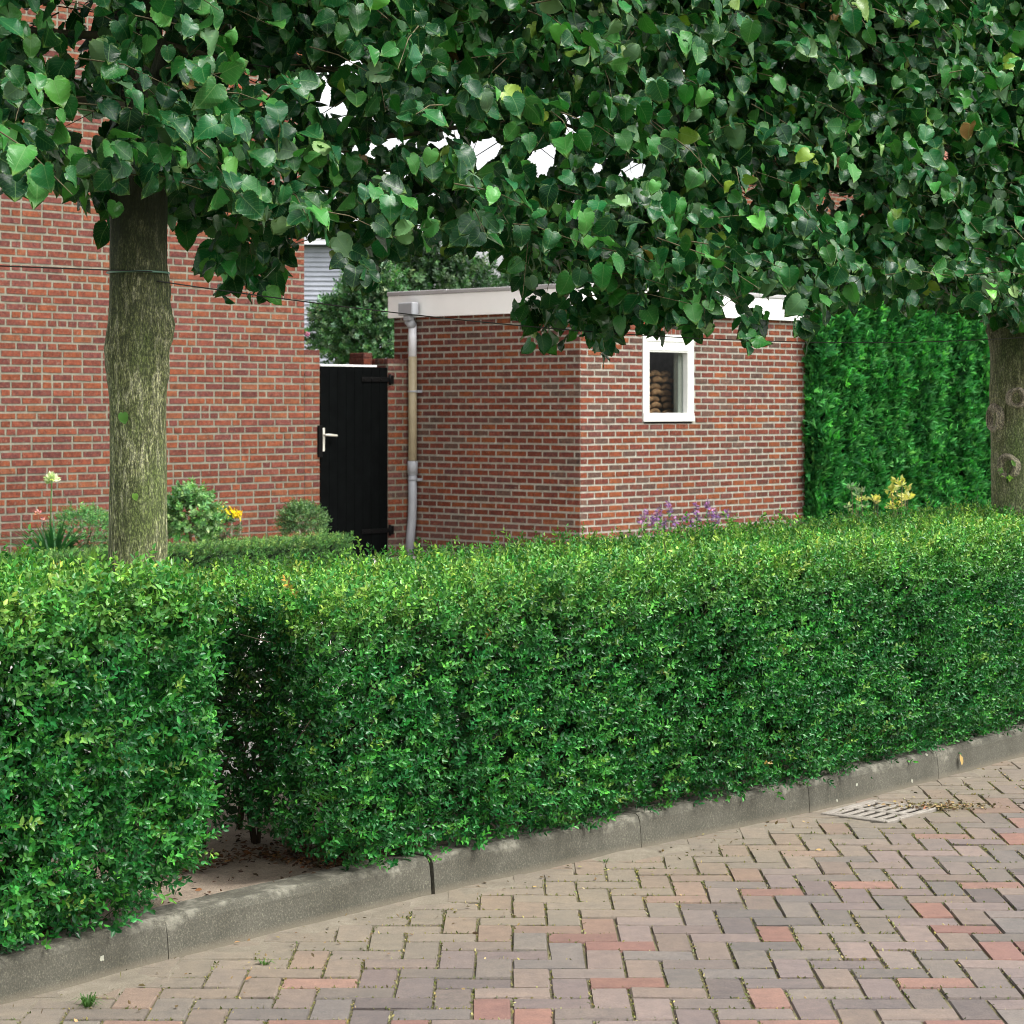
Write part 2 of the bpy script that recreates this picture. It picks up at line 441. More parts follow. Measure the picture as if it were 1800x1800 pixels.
def make_sprig(seed, nl=9, L=.075, ll=.024, spread=.9, wide=1.0):
    r = np.random.default_rng(seed)
    vs = []; fs = []; lfs = []; n = 0
    tv, tf, tl = PRIV
    def leaf(base, tip, nrm, s):
        nonlocal n
        R = frames(np.array([tip]), np.array([nrm]))[0]
        t = tv.copy(); t[:, 0] *= wide
        tl2 = tl.copy(); tl2[:, 2] = r.uniform(.01, 1)
        vs.append((R @ (t * s).T).T + base); fs.extend([tuple(i + n for i in f) for f in tf]); lfs.append(tl2); n += len(tv)
    pairs = nl // 2
    for k in range(pairs):
        h = L * (k + .6) / (pairs + .2)
        a = k * math.pi / 2 + r.uniform(-.4, .4)
        for sgn in (0, math.pi):
            d = np.array([math.cos(a + sgn), math.sin(a + sgn), 0])
            up_ = r.uniform(.35, .95)
            tip = d * spread + np.array([0, 0, up_])
            leaf(np.array([0, 0, h]), tip, np.array([0, 0, 1.]) - d * .4 + r.normal(0, .25, 3), ll * r.uniform(.75, 1.15) * (1 - .15 * k / pairs))
    leaf(np.array([0, 0, L]), np.array([r.normal(0, .3), r.normal(0, .3), 1]), np.array([1, 0, .2]), ll * .8)
    # the stem: a thin three-sided blade
    w = .0011
    q = np.array([[w, 0, -.02], [-w, w, -.02], [0, -w, -.02], [0, 0, L]])
    vs.append(q); fs.extend([(n, n + 1, n + 3), (n + 1, n + 2, n + 3), (n + 2, n, n + 3)]); lfs.append(np.zeros((4, 3)))
    return np.concatenate(vs), fs, np.concatenate(lfs)
SPRIG = [make_sprig(i, 9 if i % 2 else 11, .07 + .006 * (i % 3)) for i in range(6)]

def scatter(mb, temps, pos, dirs, scale, cols, jitter=.35, mat=0):
    n = len(pos)
    d = dirs / (np.linalg.norm(dirs, axis=1, keepdims=True) + 1e-9) + rnd(n, jitter)
    d /= np.linalg.norm(d, axis=1, keepdims=True)
    y = rnd(n)
    R = frames(y - d * np.sum(y * d, 1, keepdims=True), d)
    k = RNG.integers(0, len(temps), n)
    for i, T in enumerate(temps):
        s_ = k == i
        mb.inst(T, pos[s_], R[s_], scale[s_], cols[s_], mat)

def pick(n, pal, var=.15):
    pal = np.array(pal, float)
    c = pal[RNG.integers(0, len(pal), n)]
    return np.clip(c * (1 + RNG.normal(0, var, (n, 1))) * (1 + RNG.normal(0, var * .3, (n, 3))), .003, .9)

def smooth_noise(P, sc, seed=0.0):
    return np.array([mn.noise(Vector((p[0] * sc + seed, p[1] * sc, p[2] * sc))) for p in P])

# ------------------------------------------------------------------ kerb line
KP = np.array([(-5.2, 1.6), (-3.3, 3.65), (-2.2, 4.85), (-1.33, 5.83), (-.973, 6.30), (-.66, 6.68), (-.253, 7.155), (.19, 7.63), (.448, 7.90), (1.135, 8.60), (1.68, 9.25), (2.287, 10.02), (3.3, 11.4), (4.7, 13.3), (6.4, 15.6), (9, 19)])
def catmull(P, n=24):
    out = []
    for i in range(1, len(P) - 2):
        p0, p1, p2, p3 = P[i - 1:i + 3]
        for k in range(n):
            t = k / n
            out.append(.5 * ((2 * p1) + (-p0 + p2) * t + (2 * p0 - 5 * p1 + 4 * p2 - p3) * t * t + (-p0 + 3 * p1 - 3 * p2 + p3) * t ** 3))
    out.append(P[-2]); return np.array(out)
KC = catmull(KP)
_seg = np.linalg.norm(np.diff(KC, axis=0), axis=1); KS = np.concatenate([[0], np.cumsum(_seg)])
_i0 = np.argmin(np.abs(KC[:, 0] + .253) + np.abs(KC[:, 1] - 7.155))
KS = KS - KS[_i0]                                      # s = 0 at the open joint of the kerb
def kerb(s, off=0.0):
    """points on the kerb face line at arc length s, moved away from the street by off"""
    s = np.atleast_1d(np.asarray(s, float)); off = np.broadcast_to(off, s.shape)
    x = np.interp(s, KS, KC[:, 0]); y = np.interp(s, KS, KC[:, 1])
    e = .15
    dx = np.interp(s + e, KS, KC[:, 0]) - np.interp(s - e, KS, KC[:, 0])
    dy = np.interp(s + e, KS, KC[:, 1]) - np.interp(s - e, KS, KC[:, 1])
    l = np.hypot(dx, dy) + 1e-9
    nx, ny = -dy / l, dx / l
    return np.stack([x + nx * off, y + ny * off], 1), np.stack([nx, ny], 1)
def kerb_dist(P):
    """signed distance to the kerb face (positive on the street side) and arc length"""
    d = P[:, None, :2] - KC[None]
    k = np.argmin((d ** 2).sum(2), 1)
    k2 = np.clip(k, 1, len(KC) - 2)
    t = KC[k2 + 1] - KC[k2 - 1]; t /= np.linalg.norm(t, axis=1, keepdims=True)
    dd = P[:, :2] - KC[k]
    return dd[:, 0] * t[:, 1] - dd[:, 1] * t[:, 0], KS[k]

# ------------------------------------------------------------------ world, sun, camera
w = bpy.data.worlds.new('World'); SC.world = w; w.use_nodes = True
nt = w.node_tree; bg = nt.nodes['Background']
SUN_EL, SUN_AZ = 58, math.atan2(.85, -.35)      # azimuth measured from +Y towards +X
sky = nt.nodes.new('ShaderNodeTexSky'); sky.sky_type = 'NISHITA'; sky.sun_disc = False
sky.sun_elevation = math.radians(SUN_EL); sky.sun_rotation = SUN_AZ
sky.dust_density = 6; sky.air_density = 1.0; sky.ozone_density = 1.0; sky.altitude = 0
hs = nt.nodes.new('ShaderNodeHueSaturation'); hs.inputs['Saturation'].default_value = .12; hs.inputs['Value'].default_value = 4.0
nt.links.new(sky.outputs[0], hs.inputs['Color'])
# hazy overcast: the low sky is brighter than the zenith
tc = nt.nodes.new('ShaderNodeTexCoord'); sx_ = nt.nodes.new('ShaderNodeSeparateXYZ'); nt.links.new(tc.outputs['Generated'], sx_.inputs[0])
gr = ramp(nt, math_(nt, 'ABSOLUTE', sx_.outputs[2]), [(0, (1, 1, 1)), (.25, (.72, .72, .72)), (.6, (.56, .56, .56))])
nt.links.new(mix(nt, 1.0, hs.outputs[0], gr, 'MULTIPLY'), bg.inputs[0]); bg.inputs[1].default_value = .15
sl = bpy.data.lights.new('sun', 'SUN'); sl.energy = 2.4; sl.angle = math.radians(12); sl.color = (1, .96, .9)
so = bpy.data.objects.new('sun', sl); COL.objects.link(so)
sd = Vector((math.sin(SUN_AZ) * math.cos(math.radians(SUN_EL)), math.cos(SUN_AZ) * math.cos(math.radians(SUN_EL)), math.sin(math.radians(SUN_EL))))
so.rotation_euler = sd.to_track_quat('Z', 'Y').to_euler(); so.location = (10, -10, 20)

cam = bpy.data.cameras.new('camera'); co = bpy.data.objects.new('camera', cam); COL.objects.link(co)
co.location = (0, 0, H); co.rotation_euler = (math.radians(90), 0, 0)
cam.sensor_width = 36; cam.sensor_fit = 'HORIZONTAL'; cam.lens = 36 * F / 1800
cam.shift_y = -(900 - HY) / 1800; cam.clip_start = .1; cam.clip_end = 2000
cam.dof.use_dof = True; cam.dof.focus_distance = 7.4; cam.dof.aperture_fstop = 11
SC.camera = co
SC.cycles.filter_width = .95; SC.cycles.diffuse_bounces = 1; SC.cycles.glossy_bounces = 2; SC.cycles.max_bounces = 6
SC.view_settings.view_transform = 'Standard'; SC.view_settings.look = 'None'; SC.view_settings.exposure = 0

# ------------------------------------------------------------------ ground
mb = MB(); mb.add([(-400, -400, -.05), (400, -400, -.05), (400, 400, -.05), (-400, 400, -.05)], [(0, 1, 2, 3)])
tag(mb.build('ground', M['ground']), kind='structure')

# garden ground behind the kerb (soil near the kerb, pale path further in)
def strip(name, mat, s0, s1, offs, zf, n=160):
    ss = np.linspace(s0, s1, n); vs = []; fs = []
    for o in offs:
        P, _ = kerb(ss, o)
        for i in range(n): vs.append((P[i, 0], P[i, 1], zf(P[i, 0], P[i, 1], o)))
    for j in range(len(offs) - 1):
        for i in range(n - 1):
            fs.append((j * n + i, j * n + i + 1, (j + 1) * n + i + 1, (j + 1) * n + i))
    m_ = MB(); m_.add(vs, fs, smooth=True)
    return m_.build(name, mat)
def zs(x, y, o):
    return .105 + .012 * mn.noise(Vector((x * 5, y * 5, 0))) + .010 * mn.noise(Vector((x * 17, y * 17, 3)))
tag(strip('soil', M['soil'], -6.5, 15, np.linspace(.10, 1.6, 40), zs, 460), kind='structure')
mb = MB()
a, _ = kerb([-6.5], 1.5); 
P0, _ = kerb(np.linspace(-6.5, 15, 60), 1.5)
vs = [(p[0], p[1], .09) for p in P0]; back = [(p[0] - 13 * .731, p[1] + 13 * .682, .09) for p in P0]
mb.add(vs + back, [(i, i + 1, 60 + i + 1, 60 + i) for i in range(59)])
tag(mb.build('garden_path', M['slab']), kind='structure')

# ------------------------------------------------------------------ street paving: herringbone bricks
GC = np.array([1.405, 8.61]); gu = np.array([.63, .777]); gv = np.array([-gu[1], gu[0]])
_h = [tuple(GC + gu * i * .17 + gv * j * .125) + (-.007,) for i, j in ((-1, -1), (1, -1), (1, 1), (-1, 1))]
mb = MB(); mb.add([(-9, -3, -.007), (14, -3, -.007), (14, 20, -.007), (-9, 20, -.007)] + _h, [(0, 1, 5, 4), (1, 2, 6, 5), (2, 3, 7, 6), (3, 0, 4, 7)])
tag(mb.build('road_bed', M['joint']), kind='structure')
mb = MB()
w_ = .1035
PALR = [(.19, .108, .088), (.20, .12, .098), (.175, .10, .086)]
PALG = [(.150, .124, .112), (.140, .120, .106), (.165, .130, .118), (.132, .116, .107), (.168, .132, .112), (.145, .116, .110), (.12, .10, .095)]
cand = []
for i in range(-60, 75):
    for j in range(12, 150):
        k = (i + j) % 4
        if k == 0: cand.append((i, j, 0))
        elif k == 2: cand.append((i, j, 1))
C = np.array([((i + (1 if o == 0 else .5)) * w_, (j + (.5 if o == 0 else 1)) * w_) for i, j, o in cand])
kd, ks = kerb_dist(np.c_[C, np.zeros(len(C))])
px = np.abs(C[:, 0]) < (.2275 * C[:, 1] + 1.2)
GC = np.array([1.405, 8.61])                                # the gully
gu = np.array([.63, .777]); gv = np.array([-gu[1], gu[0]])
nb = 0
joints = []
for (i, j, o), c, d, okx in zip(cand, C, kd, px):
    if d < -.06 or not okx or c[1] > 15: continue
    q = c - GC; 
    if abs(q @ gu) < .205 and abs(q @ gv) < .15: continue
    hx, hy = (w_ - .0021, w_ / 2 - .0021) if o == 0 else (w_ / 2 - .0021, w_ - .0021)
    r = random.random()
    col = np.array(random.choice(PALR) if r < .13 else random.choice(PALG))
    nz = mn.noise(Vector((c[0] * 1.1, c[1] * 1.1, 5)))
    if nz > .15 and random.random() < .3: col = np.array(random.choice(PALR))
    col = col * random.uniform(.86, 1.12)
    t = min(1, max(0, (.72 + .45 * nz - d) / .5))           # dusty with sand towards the gutter
    col = col * (1 - .75 * t) + np.array((.185, .158, .118)) * .75 * t
    tz = random.gauss(0, .0012)
    tx, ty = random.gauss(0, .008), random.gauss(0, .008)
    a_ = random.gauss(0, .008); ca, sa = math.cos(a_), math.sin(a_)
    vs = []
    ring = lambda ex, ey, z: [(ex * sx_, ey * sy_, z) for sx_, sy_ in ((-1, -1), (1, -1), (1, 1), (-1, 1))]
    b_ = .0038
    for ex, ey, z in ((hx, hy, -.03), (hx, hy, -.0075), (hx - b_, hy - b_, 0)):
        for p in ring(ex, ey, z):
            jx, jy = random.gauss(0, .0011), random.gauss(0, .0011)
            X_, Y_ = p[0] + jx, p[1] + jy
            vs.append((c[0] + X_ * ca - Y_ * sa, c[1] + X_ * sa + Y_ * ca, p[2] + tz + X_ * tx + Y_ * ty))
    fs = [(8, 9, 10, 11)]
    for L_ in (0, 4):
        for q_ in range(4): fs.append((L_ + q_, L_ + (q_ + 1) % 4, L_ + 4 + (q_ + 1) % 4, L_ + 4 + q_))
    mb.add(vs, fs, 0, np.repeat((col[None] * np.array([[.45], [.75], [1.0]])), 4, 0))
    nb += 1
    joints.append((c[0] - hx, c[1] - hy, c[0] + hx, c[1] - hy)); joints.append((c[0] - hx, c[1] - hy, c[0] - hx, c[1] + hy))
road = mb.build('road', M['paver']); tag(road, kind='structure')

# sand washed against the kerb
def zsand(x, y, o):
    n_ = mn.noise(Vector((x * 2.5, y * 2.5, 9))) + .5 * mn.noise(Vector((x * 9, y * 9, 2)))
    gq = (x - GC[0], y - GC[1]); gd = max(abs(gq[0] * gu[0] + gq[1] * gu[1]) - .20, abs(gq[0] * gv[0] + gq[1] * gv[1]) - .155)
    if gd < .02: n_ -= min(1.0, (.02 - gd) / .03) * 3.0
    return .0015 - .026 * max(0, (-o - .09)) / .25 + .009 * n_ - .002
tag(strip('gutter_sand', M['sand'], -6.5, 14, -np.linspace(0, .42, 26), zsand, 500), kind='structure')

# moss in the paving joints
J = np.array(joints); 
sel = J[(J[:, 1] < 11)]
pts = []
for x0, y0, x1, y1 in sel:
    mz = mn.noise(Vector((x0 * 1.7, y0 * 1.7, 7)))
    n_ = RNG.poisson(max(0, 11.0 + 20 * mz))
    tt = RNG.random(n_)
    for t in tt: pts.append((x0 + (x1 - x0) * t + random.gauss(0, .003), y0 + (y1 - y0) * t + random.gauss(0, .003), -.003))
pts = np.array(pts)
dd_, _ = kerb_dist(pts); pts = pts[dd_ > .12]
n_ = len(pts); mb = MB()
dr = np.tile(UP, (n_, 1)) + rnd(n_, .8); dr[:, 2] = np.abs(dr[:, 2]) * .6
mb.inst(PRIV, pts, frames(dr, rnd(n_)), RNG.uniform(.005, .012, n_), pick(n_, [(.17, .16, .06), (.22, .20, .08), (.11, .13, .04), (.26, .23, .13)], .2))
tag(mb.build('moss', M['soft']), 'yellow green moss growing in the joints of the brick paving', 'moss', kind='stuff')

def gp(px, py, z=0.0):
    d = (H - z) * F / (py - HY); return np.array([(px - 900) * d / F, d, z])
# dry debris swept against the gully and along the gutter
n = 420; p_ = gp(1655, 1420); A_ = np.array([p_[0], p_[1], .004]) + np.c_[RNG.normal(0, .10, n), RNG.normal(0, .035, n), RNG.random(n) * .008]
n2 = 260; s_ = RNG.uniform(-2.5, 4.5, n2); o_ = -np.abs(RNG.normal(.02, .22, n2)) - .01
B_ = np.c_[kerb(s_, o_)[0], np.full(n2, .006)]
P_ = np.concatenate([A_, B_]); n = len(P_); mb = MB()
mb.inst(PRIV, P_, frames(rnd(n) * np.array([1, 1, .3]), np.tile(UP, (n, 1)) + rnd(n, .5)), RNG.uniform(.006, .022, n), pick(n, [(.22, .17, .10), (.15, .10, .055), (.28, .22, .12), (.10, .07, .04)], .2))
tag(mb.build('dry_debris', M['leafbrown']), 'dry straw coloured debris lying by the drain grate and along the gutter', 'debris', kind='stuff')

# grass tufts on the street
def tuft(x, y, n, hgt, label, group):
    mb = MB(); b0 = np.array([x, y, -.004])
    for i in range(n):
        a = random.uniform(0, 2 * math.pi); l = hgt * random.uniform(.5, 1.1); sp = random.uniform(.3, 1.5)
        d = np.array([math.cos(a), math.sin(a), 0]); p0 = b0 + d * random.uniform(0, .012)
        side = np.array([-d[1], d[0], 0]) * .0022
        p1 = p0 + d * l * sp * .4 + UP * l * .6; p2 = p0 + d * l * sp + UP * l * (.75 - .3 * sp)
        c = np.array((.10, .20, .04)) * random.uniform(.7, 1.4)
        mb.add([p0 - side, p0 + side, p1 + side * .7, p1 - side * .7, p2], [(0, 1, 2, 3), (3, 2, 4)], 0, c)
    o = mb.build('grass_tuft', M['soft']); tag(o, label, 'grass tuft', group); return o
g1 = at(155, 1765, 0); 
p = gp(155, 1768); tuft(p[0], p[1], 46, .05, 'spreading grass tuft in the sand at the bottom left corner', None)
p = gp(465, 1694); tuft(p[0], p[1], 20, .028, 'tiny grass tuft in a joint below the chipped kerb', None)
p = gp(1062, 1515); tuft(p[0], p[1], 14, .025, 'tiny grass tuft in a joint near the foot of the long hedge kerb', None)

# ------------------------------------------------------------------ kerb stones
def kerb_stone(s0, s1, label):
    n = 26; ss = np.linspace(s0 + .0015, s1 - .0015, n)
    prof = [(0.0, -.06), (-.004, -.01), (0.0, .05), (.004, .095), (.011, .112), (.024, .120), (.075, .121), (.12, .119), (.128, .11), (.13, -.06)]
    vs = []; fs = []
    for i in range(n):
        for k, (o, z) in enumerate(prof):
            P, _ = kerb([ss[i]], o)
            e = 0
            if 3 <= k <= 6:
                e = -.009 * max(0, mn.noise(Vector((ss[i] * 7, 3, s0)))) - .010 * max(0, mn.noise(Vector((ss[i] * 22, 8, s0))) - .15)
            if i in (0, n - 1) and 3 <= k <= 7: e -= .002
            j2 = .0025 * mn.noise(Vector((ss[i] * 9, z * 20, 4)))
            vs.append((P[0, 0] + V[0] * (j2 - e * .6), P[0, 1] + V[1] * (j2 - e * .6), z + e))
    K = len(prof)
    for i in range(n - 1):
        for k in range(K - 1): fs.append((i * K + k, i * K + k + 1, (i + 1) * K + k + 1, (i + 1) * K + k))
    fs.append(tuple(range(K))); fs.append(tuple(range((n - 1) * K + K - 1, (n - 1) * K - 1, -1)))
    m_ = MB(); m_.add(vs, fs, smooth=False)
    o = m_.build('kerb_stone', M['kerb'])
    tag(o, label, 'kerb stone', 'concrete kerb stones along the hedge')
    return o
kl = ['kerb stone leaving the photo at the bottom left corner below the short hedge block',
      'pale chipped kerb stone in front of the bare soil gap between the hedges',
      'kerb stone just right of the wide open joint', 'kerb stone left of the drain grate, second right of the open joint',
      'kerb stone directly behind the drain grate', 'kerb stone just right of the drain grate, under hanging hedge leaves',
      'kerb stone leaving the photo at the right edge']
cuts = [-3.13, -2.10, -1.105, -.008, 1.03, 2.02, 3.02, 4.03]
kerb_stone(-2.13, -1.105, kl[0]); kerb_stone(-1.105, -.007, kl[1]); kerb_stone(.007, 1.03, kl[2])
kerb_stone(1.03, 2.005, kl[3]); kerb_stone(2.005, 3.0, kl[4]); kerb_stone(3.0, 4.0, kl[5]); kerb_stone(4.0, 5.0, kl[6])
for q in (-5.13, -4.13, -3.13, 5.0, 6.0, 7.0, 8.0):
    o = kerb_stone(q, q + 1.0, 'plain concrete kerb stone beyond the picture edge')

# ------------------------------------------------------------------ drain grate
t = empty('drain_grate', (GC[0], GC[1], 0), 'rusty pale cast iron drain grate with two rows of slots beside the kerb', 'drain grate')
G3 = lambda a, b, z: np.array([GC[0] + gu[0] * a + gv[0] * b, GC[1] + gu[1] * a + gv[1] * b, z])
gu3 = np.array([*gu, 0]); gv3 = np.array([*gv, 0])
A, B = .19, .145
mb = MB()
for (a0, a1, b0, b1) in ((-A, A, -B, -B + .016), (-A, A, B - .03, B), (-A, -A + .016, -B + .016, B - .03), (A - .016, A, -B + .016, B - .03)):
    mb.box(G3(a0, b0, -.06), gu3 * (a1 - a0), gv3 * (b1 - b0), UP * .067, bev=.003)
mb.build('frame', M['grate'], t)
mb = MB()
a0, a1, b0, b1 = -A + .02, A - .02, -B + .02, B - .034
ns = 5; bw = (b1 - b0) / ns
for (x0, x1) in ((a0, a0 + .022), (-.016, .016), (a1 - .022, a1)):
    mb.box(G3(x0, b0, -.004), gu3 * (x1 - x0), gv3 * (b1 - b0), UP * .010, bev=.003)
for k in range(ns + 1):
    y0 = b0 + k * bw - .0105; y0 = max(b0, y0); y1 = min(b1, b0 + k * bw + .0105)
    for (x0, x1) in ((a0 + .022, -.016), (.016, a1 - .022)):
        mb.box(G3(x0, y0, -.004), gu3 * (x1 - x0), gv3 * (y1 - y0), UP * .009, bev=.003)
mb.build('grate', M['grate'], t)
mb = MB(); a_, b_ = A - .017, B - .017
mb.add([G3(-a_, -b_, -.0045), G3(a_, -b_, -.0045), G3(a_, b_, -.0045), G3(-a_, b_, -.0045), G3(-a_, -b_, -.3), G3(a_, -b_, -.3), G3(a_, b_, -.3), G3(-a_, b_, -.3)], [(4, 5, 6, 7), (0, 1, 5, 4), (1, 2, 6, 5), (2, 3, 7, 6), (3, 0, 4, 7)])
mb.build('pit', M['hole'], t)  # black walls paint in the darkness of the deep pit

# ------------------------------------------------------------------ clipped hedges
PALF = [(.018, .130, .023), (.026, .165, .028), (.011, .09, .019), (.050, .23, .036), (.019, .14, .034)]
PALT = [(.15, .36, .06), (.19, .40, .07), (.10, .31, .06), (.27, .42, .08), (.06, .25, .05)]  # brighter top tones: light from above painted in, plus yellower new growth
def hedge(name, s0, s1, thick, ztop, zbot, label, cat, group, dens=(2500, 1750), leafsc=.86, core=True, ends=(True, True)):
    """a clipped hedge following the kerb; ztop(s, o), zbot(s, o)"""
    mid, _ = kerb([(s0 + s1) / 2], thick / 2)
    root = empty(name, (mid[0, 0], mid[0, 1], .1), label, cat, group)
    mb = MB()
    L_ = s1 - s0
    pos = []; dr = []; lit_young = []; 
    rc = .10
    def put(s, o, z, n3, top_w):
        pos.append(np.c_[kerb(s, o)[0], z]); dr.append(n3); lit_young.append(top_w)
    # front
    n = int(L_ * .95 * dens[0]); s = RNG.uniform(s0, s1, n); 
    h = RNG.random(n); zt = ztop(s, 0 * s); zb = zbot(s, 0 * s)
    z = zb + (zt - zb) * h
    edge = np.minimum(s - s0, s1 - s); rnd_e = np.clip(1 - edge / .14, 0, 1) ** 2 * .12
    top_r = np.clip(1 - (zt - z) / .14, 0, 1) ** 2 * .10
    lowin = np.clip(1 - (z - zb) / .2, 0, 1) ** 2 * .05
    base = kerb(s, .03)[0]
    bul = smooth_noise(np.c_[base, z], 1.6, 3) * .04 + smooth_noise(np.c_[base, z], 5.5, 9) * .035
    depth = RNG.random(n) ** 1.2 * .17
    o = -.012 + rnd_e + top_r + lowin + bul + depth
    nn = np.c_[-kerb(s, 0)[1], np.full(n, .55) + np.clip((z - zt + .2) * 4, 0, 1)]
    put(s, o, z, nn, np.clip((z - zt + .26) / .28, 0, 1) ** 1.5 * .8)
    # back
    n = int(L_ * .9 * 380); s = RNG.uniform(s0, s1, n); z = .12 + (ztop(s, thick + 0 * s) - .12) * RNG.random(n)
    put(s, thick - RNG.random(n) * .12, z, np.c_[kerb(s, 0)[1], np.full(n, .4)], np.clip((z - .9) / .15, 0, 1))
    # top
    n = int(L_ * thick * dens[1]); s = RNG.uniform(s0, s1, n); o = RNG.uniform(.03, thick, n)
    zt = ztop(s, o); b2 = kerb(s, o)[0]
    zz = zt + smooth_noise(np.c_[b2, 0 * s], 2.3, 1) * .03 + smooth_noise(np.c_[b2, 0 * s], 8, 5) * .02
    edge = np.minimum(np.minimum(s - s0, s1 - s), np.minimum(o, thick - o)); zz -= np.clip(1 - edge / .12, 0, 1) ** 2 * .08
    dp = RNG.random(n) ** 1.6 * .10
    put(s, o, zz - dp - .045, np.c_[rnd(n, .25)[:, :2], np.full(n, 1.0)], np.clip(1 - dp / .09, .1, 1))
    # long shoots on top
    n = int(L_ * thick * 22); s = RNG.uniform(s0, s1, n); o = RNG.uniform(.03, thick, n)
    put(s, o, ztop(s, o) - .01 + RNG.random(n) * .02, np.c_[rnd(n, .2)[:, :2], np.full(n, 1.0)], np.full(n, 1.0))
    # ends
    for e_, on in ((0, ends[0]), (1, ends[1])):
        if not on: continue
        n = int(thick * .9 * 1500); o = RNG.uniform(.03, thick, n); sb = s0 if e_ == 0 else s1; sg = 1 if e_ == 0 else -1
        zb = zbot(np.full(n, sb), o); z = zb + (ztop(np.full(n, sb), o) - zb) * RNG.random(n)
        b2 = np.c_[kerb(np.full(n, sb), o)[0], z]
        s = sb + sg * (smooth_noise(b2, 5, 2) * .04 + RNG.random(n) ** 1.3 * .14 + np.clip(1 - (1.0 - z) / .13, 0, 1) ** 2 * .1)
        tn = np.array([[-U[0] * sg, -U[1] * sg, .5]])
        put(s, o, z, np.repeat(tn, n, 0), np.clip((z - .92) / .12, 0, 1) * .5)
    pos = np.concatenate(pos); dr = np.concatenate(dr); top_w = np.concatenate(lit_young)
    n = len(pos)
    cf = pick(n, PALF, .22); ct = pick(n, PALT, .2)
    # brighter, yellower tips scattered over the face as well
    top_w = np.where(RNG.random(n) < .10, np.maximum(top_w, .45), top_w)
    cols = cf * (1 - top_w[:, None]) + ct * top_w[:, None]
    if ends[0] and s0 > -1:      # shade in the gap painted into the leaf colour of this end
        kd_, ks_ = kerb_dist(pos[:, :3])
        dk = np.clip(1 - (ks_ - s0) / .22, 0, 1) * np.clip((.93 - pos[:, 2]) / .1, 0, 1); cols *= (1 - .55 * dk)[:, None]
    old = RNG.random(n) < .0004; cols[old] = (.35, .22, .05)
    sc = RNG.uniform(.75, 1.2, n) * leafsc
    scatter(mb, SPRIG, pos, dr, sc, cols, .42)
    mb.build('foliage', M['privet'], root)
    # stems and twigs inside
    mb = MB()
    k = int(L_ / .16)
    for i in range(k):
        s = s0 + .08 + i * .16 + random.uniform(-.04, .04)
        for o0 in ((.30, thick * .5, thick - .25) if min(s - s0, s1 - s) > .35 else (thick * .6, thick - .25)):
            P, _ = kerb([s], o0 + random.uniform(-.06, .06)); p0 = np.array([P[0, 0], P[0, 1], .05])
            for b in range(3):
                q = [p0]; 
                for kk in range(1, 5):
                    q.append(p0 + np.array([random.uniform(-.05, .05) * kk, random.uniform(-.05, .05) * kk, (.9 - .06) * kk / 4.5]))
                mb.tube(q, [.009, .007, .006, .004, .002], 5)
    for i in range(int(L_ * 70)):
        s = random.uniform(s0 + .02, s1 - .02); P, _ = kerb([s], random.uniform(.08, .3)); z = random.uniform(.15, .92)
        a = np.array([P[0, 0], P[0, 1], z]); b = a + np.array([random.uniform(-.12, .12), random.uniform(-.14, .0), random.uniform(.03, .14)])
        mb.tube([a, b], [.0022, .0012], 4)
    mb.build('branches', M['twigd'], root)
    if core:
        # filler leaves inside the hedge, coloured dark to paint the shade there
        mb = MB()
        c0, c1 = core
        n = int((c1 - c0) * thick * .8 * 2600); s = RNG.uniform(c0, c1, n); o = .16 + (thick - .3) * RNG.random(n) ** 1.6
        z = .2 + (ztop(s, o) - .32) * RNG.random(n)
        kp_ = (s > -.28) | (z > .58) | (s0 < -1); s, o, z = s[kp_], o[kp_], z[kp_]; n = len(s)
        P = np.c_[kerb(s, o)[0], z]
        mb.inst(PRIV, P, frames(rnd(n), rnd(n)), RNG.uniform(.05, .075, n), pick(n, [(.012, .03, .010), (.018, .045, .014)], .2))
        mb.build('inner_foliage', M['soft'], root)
    return root

SA, SB = -.90, -.58        # the narrow gap between the two hedge blocks
def zt_left(s, o): return 1.065 + .0 * s - .01 * np.cos(o * 3)
def zb_left(s, o): return .10 + .15 * np.clip((s - (SA - .42)) / .42, 0, 1) ** 1.3
def zt_right(s, o): return .975 + .012 * np.clip(s / 3, 0, 1.3) + .015 * np.clip(o, 0, 1)
def zb_right(s, o): return .105 + .15 * np.clip(1 - (s - SB) / .30, 0, 1) ** 1.1
hedge('privet_hedge', -3.0, SA, 1.15, zt_left, zb_left, 'short near block of clipped privet hedge left of the narrow soil gap', 'hedge', 'privet hedge blocks along the kerb', leafsc=1.0, core=(-3.0, -1.15))
hedge('privet_hedge', SB, 6.6, 1.2, zt_right, zb_right, 'long clipped privet hedge running right from the soil gap to the photo edge', 'hedge', 'privet hedge blocks along the kerb', core=(-.5, 6.6))

# leaf litter and debris in the gap
n = 5200; s = RNG.uniform(-1.7, .1, n); o = np.abs(RNG.normal(.17, .22, n)) + .1
keep = (RNG.random(n) < np.where((s > -1.35) & (s < -.35) & (o < .42), .05, 1)) 
s, o = s[keep], o[keep]; P = kerb(s, o)[0]; n = len(P)
mb = MB()
mb.inst(PRIV, np.c_[P, np.full(n, .112) + RNG.random(n) * .008], frames(rnd(n) * np.array([1, 1, .25]), np.tile(UP, (n, 1)) + rnd(n, .4)), RNG.uniform(.010, .026, n), pick(n, [(.11, .045, .022), (.07, .035, .02), (.15, .075, .035), (.05, .028, .017)], .25))
tag(mb.build('leaf_litter', M['leafbrown']), 'reddish brown dry leaf litter on the soil in the hedge gap', 'leaf litter', kind='stuff')
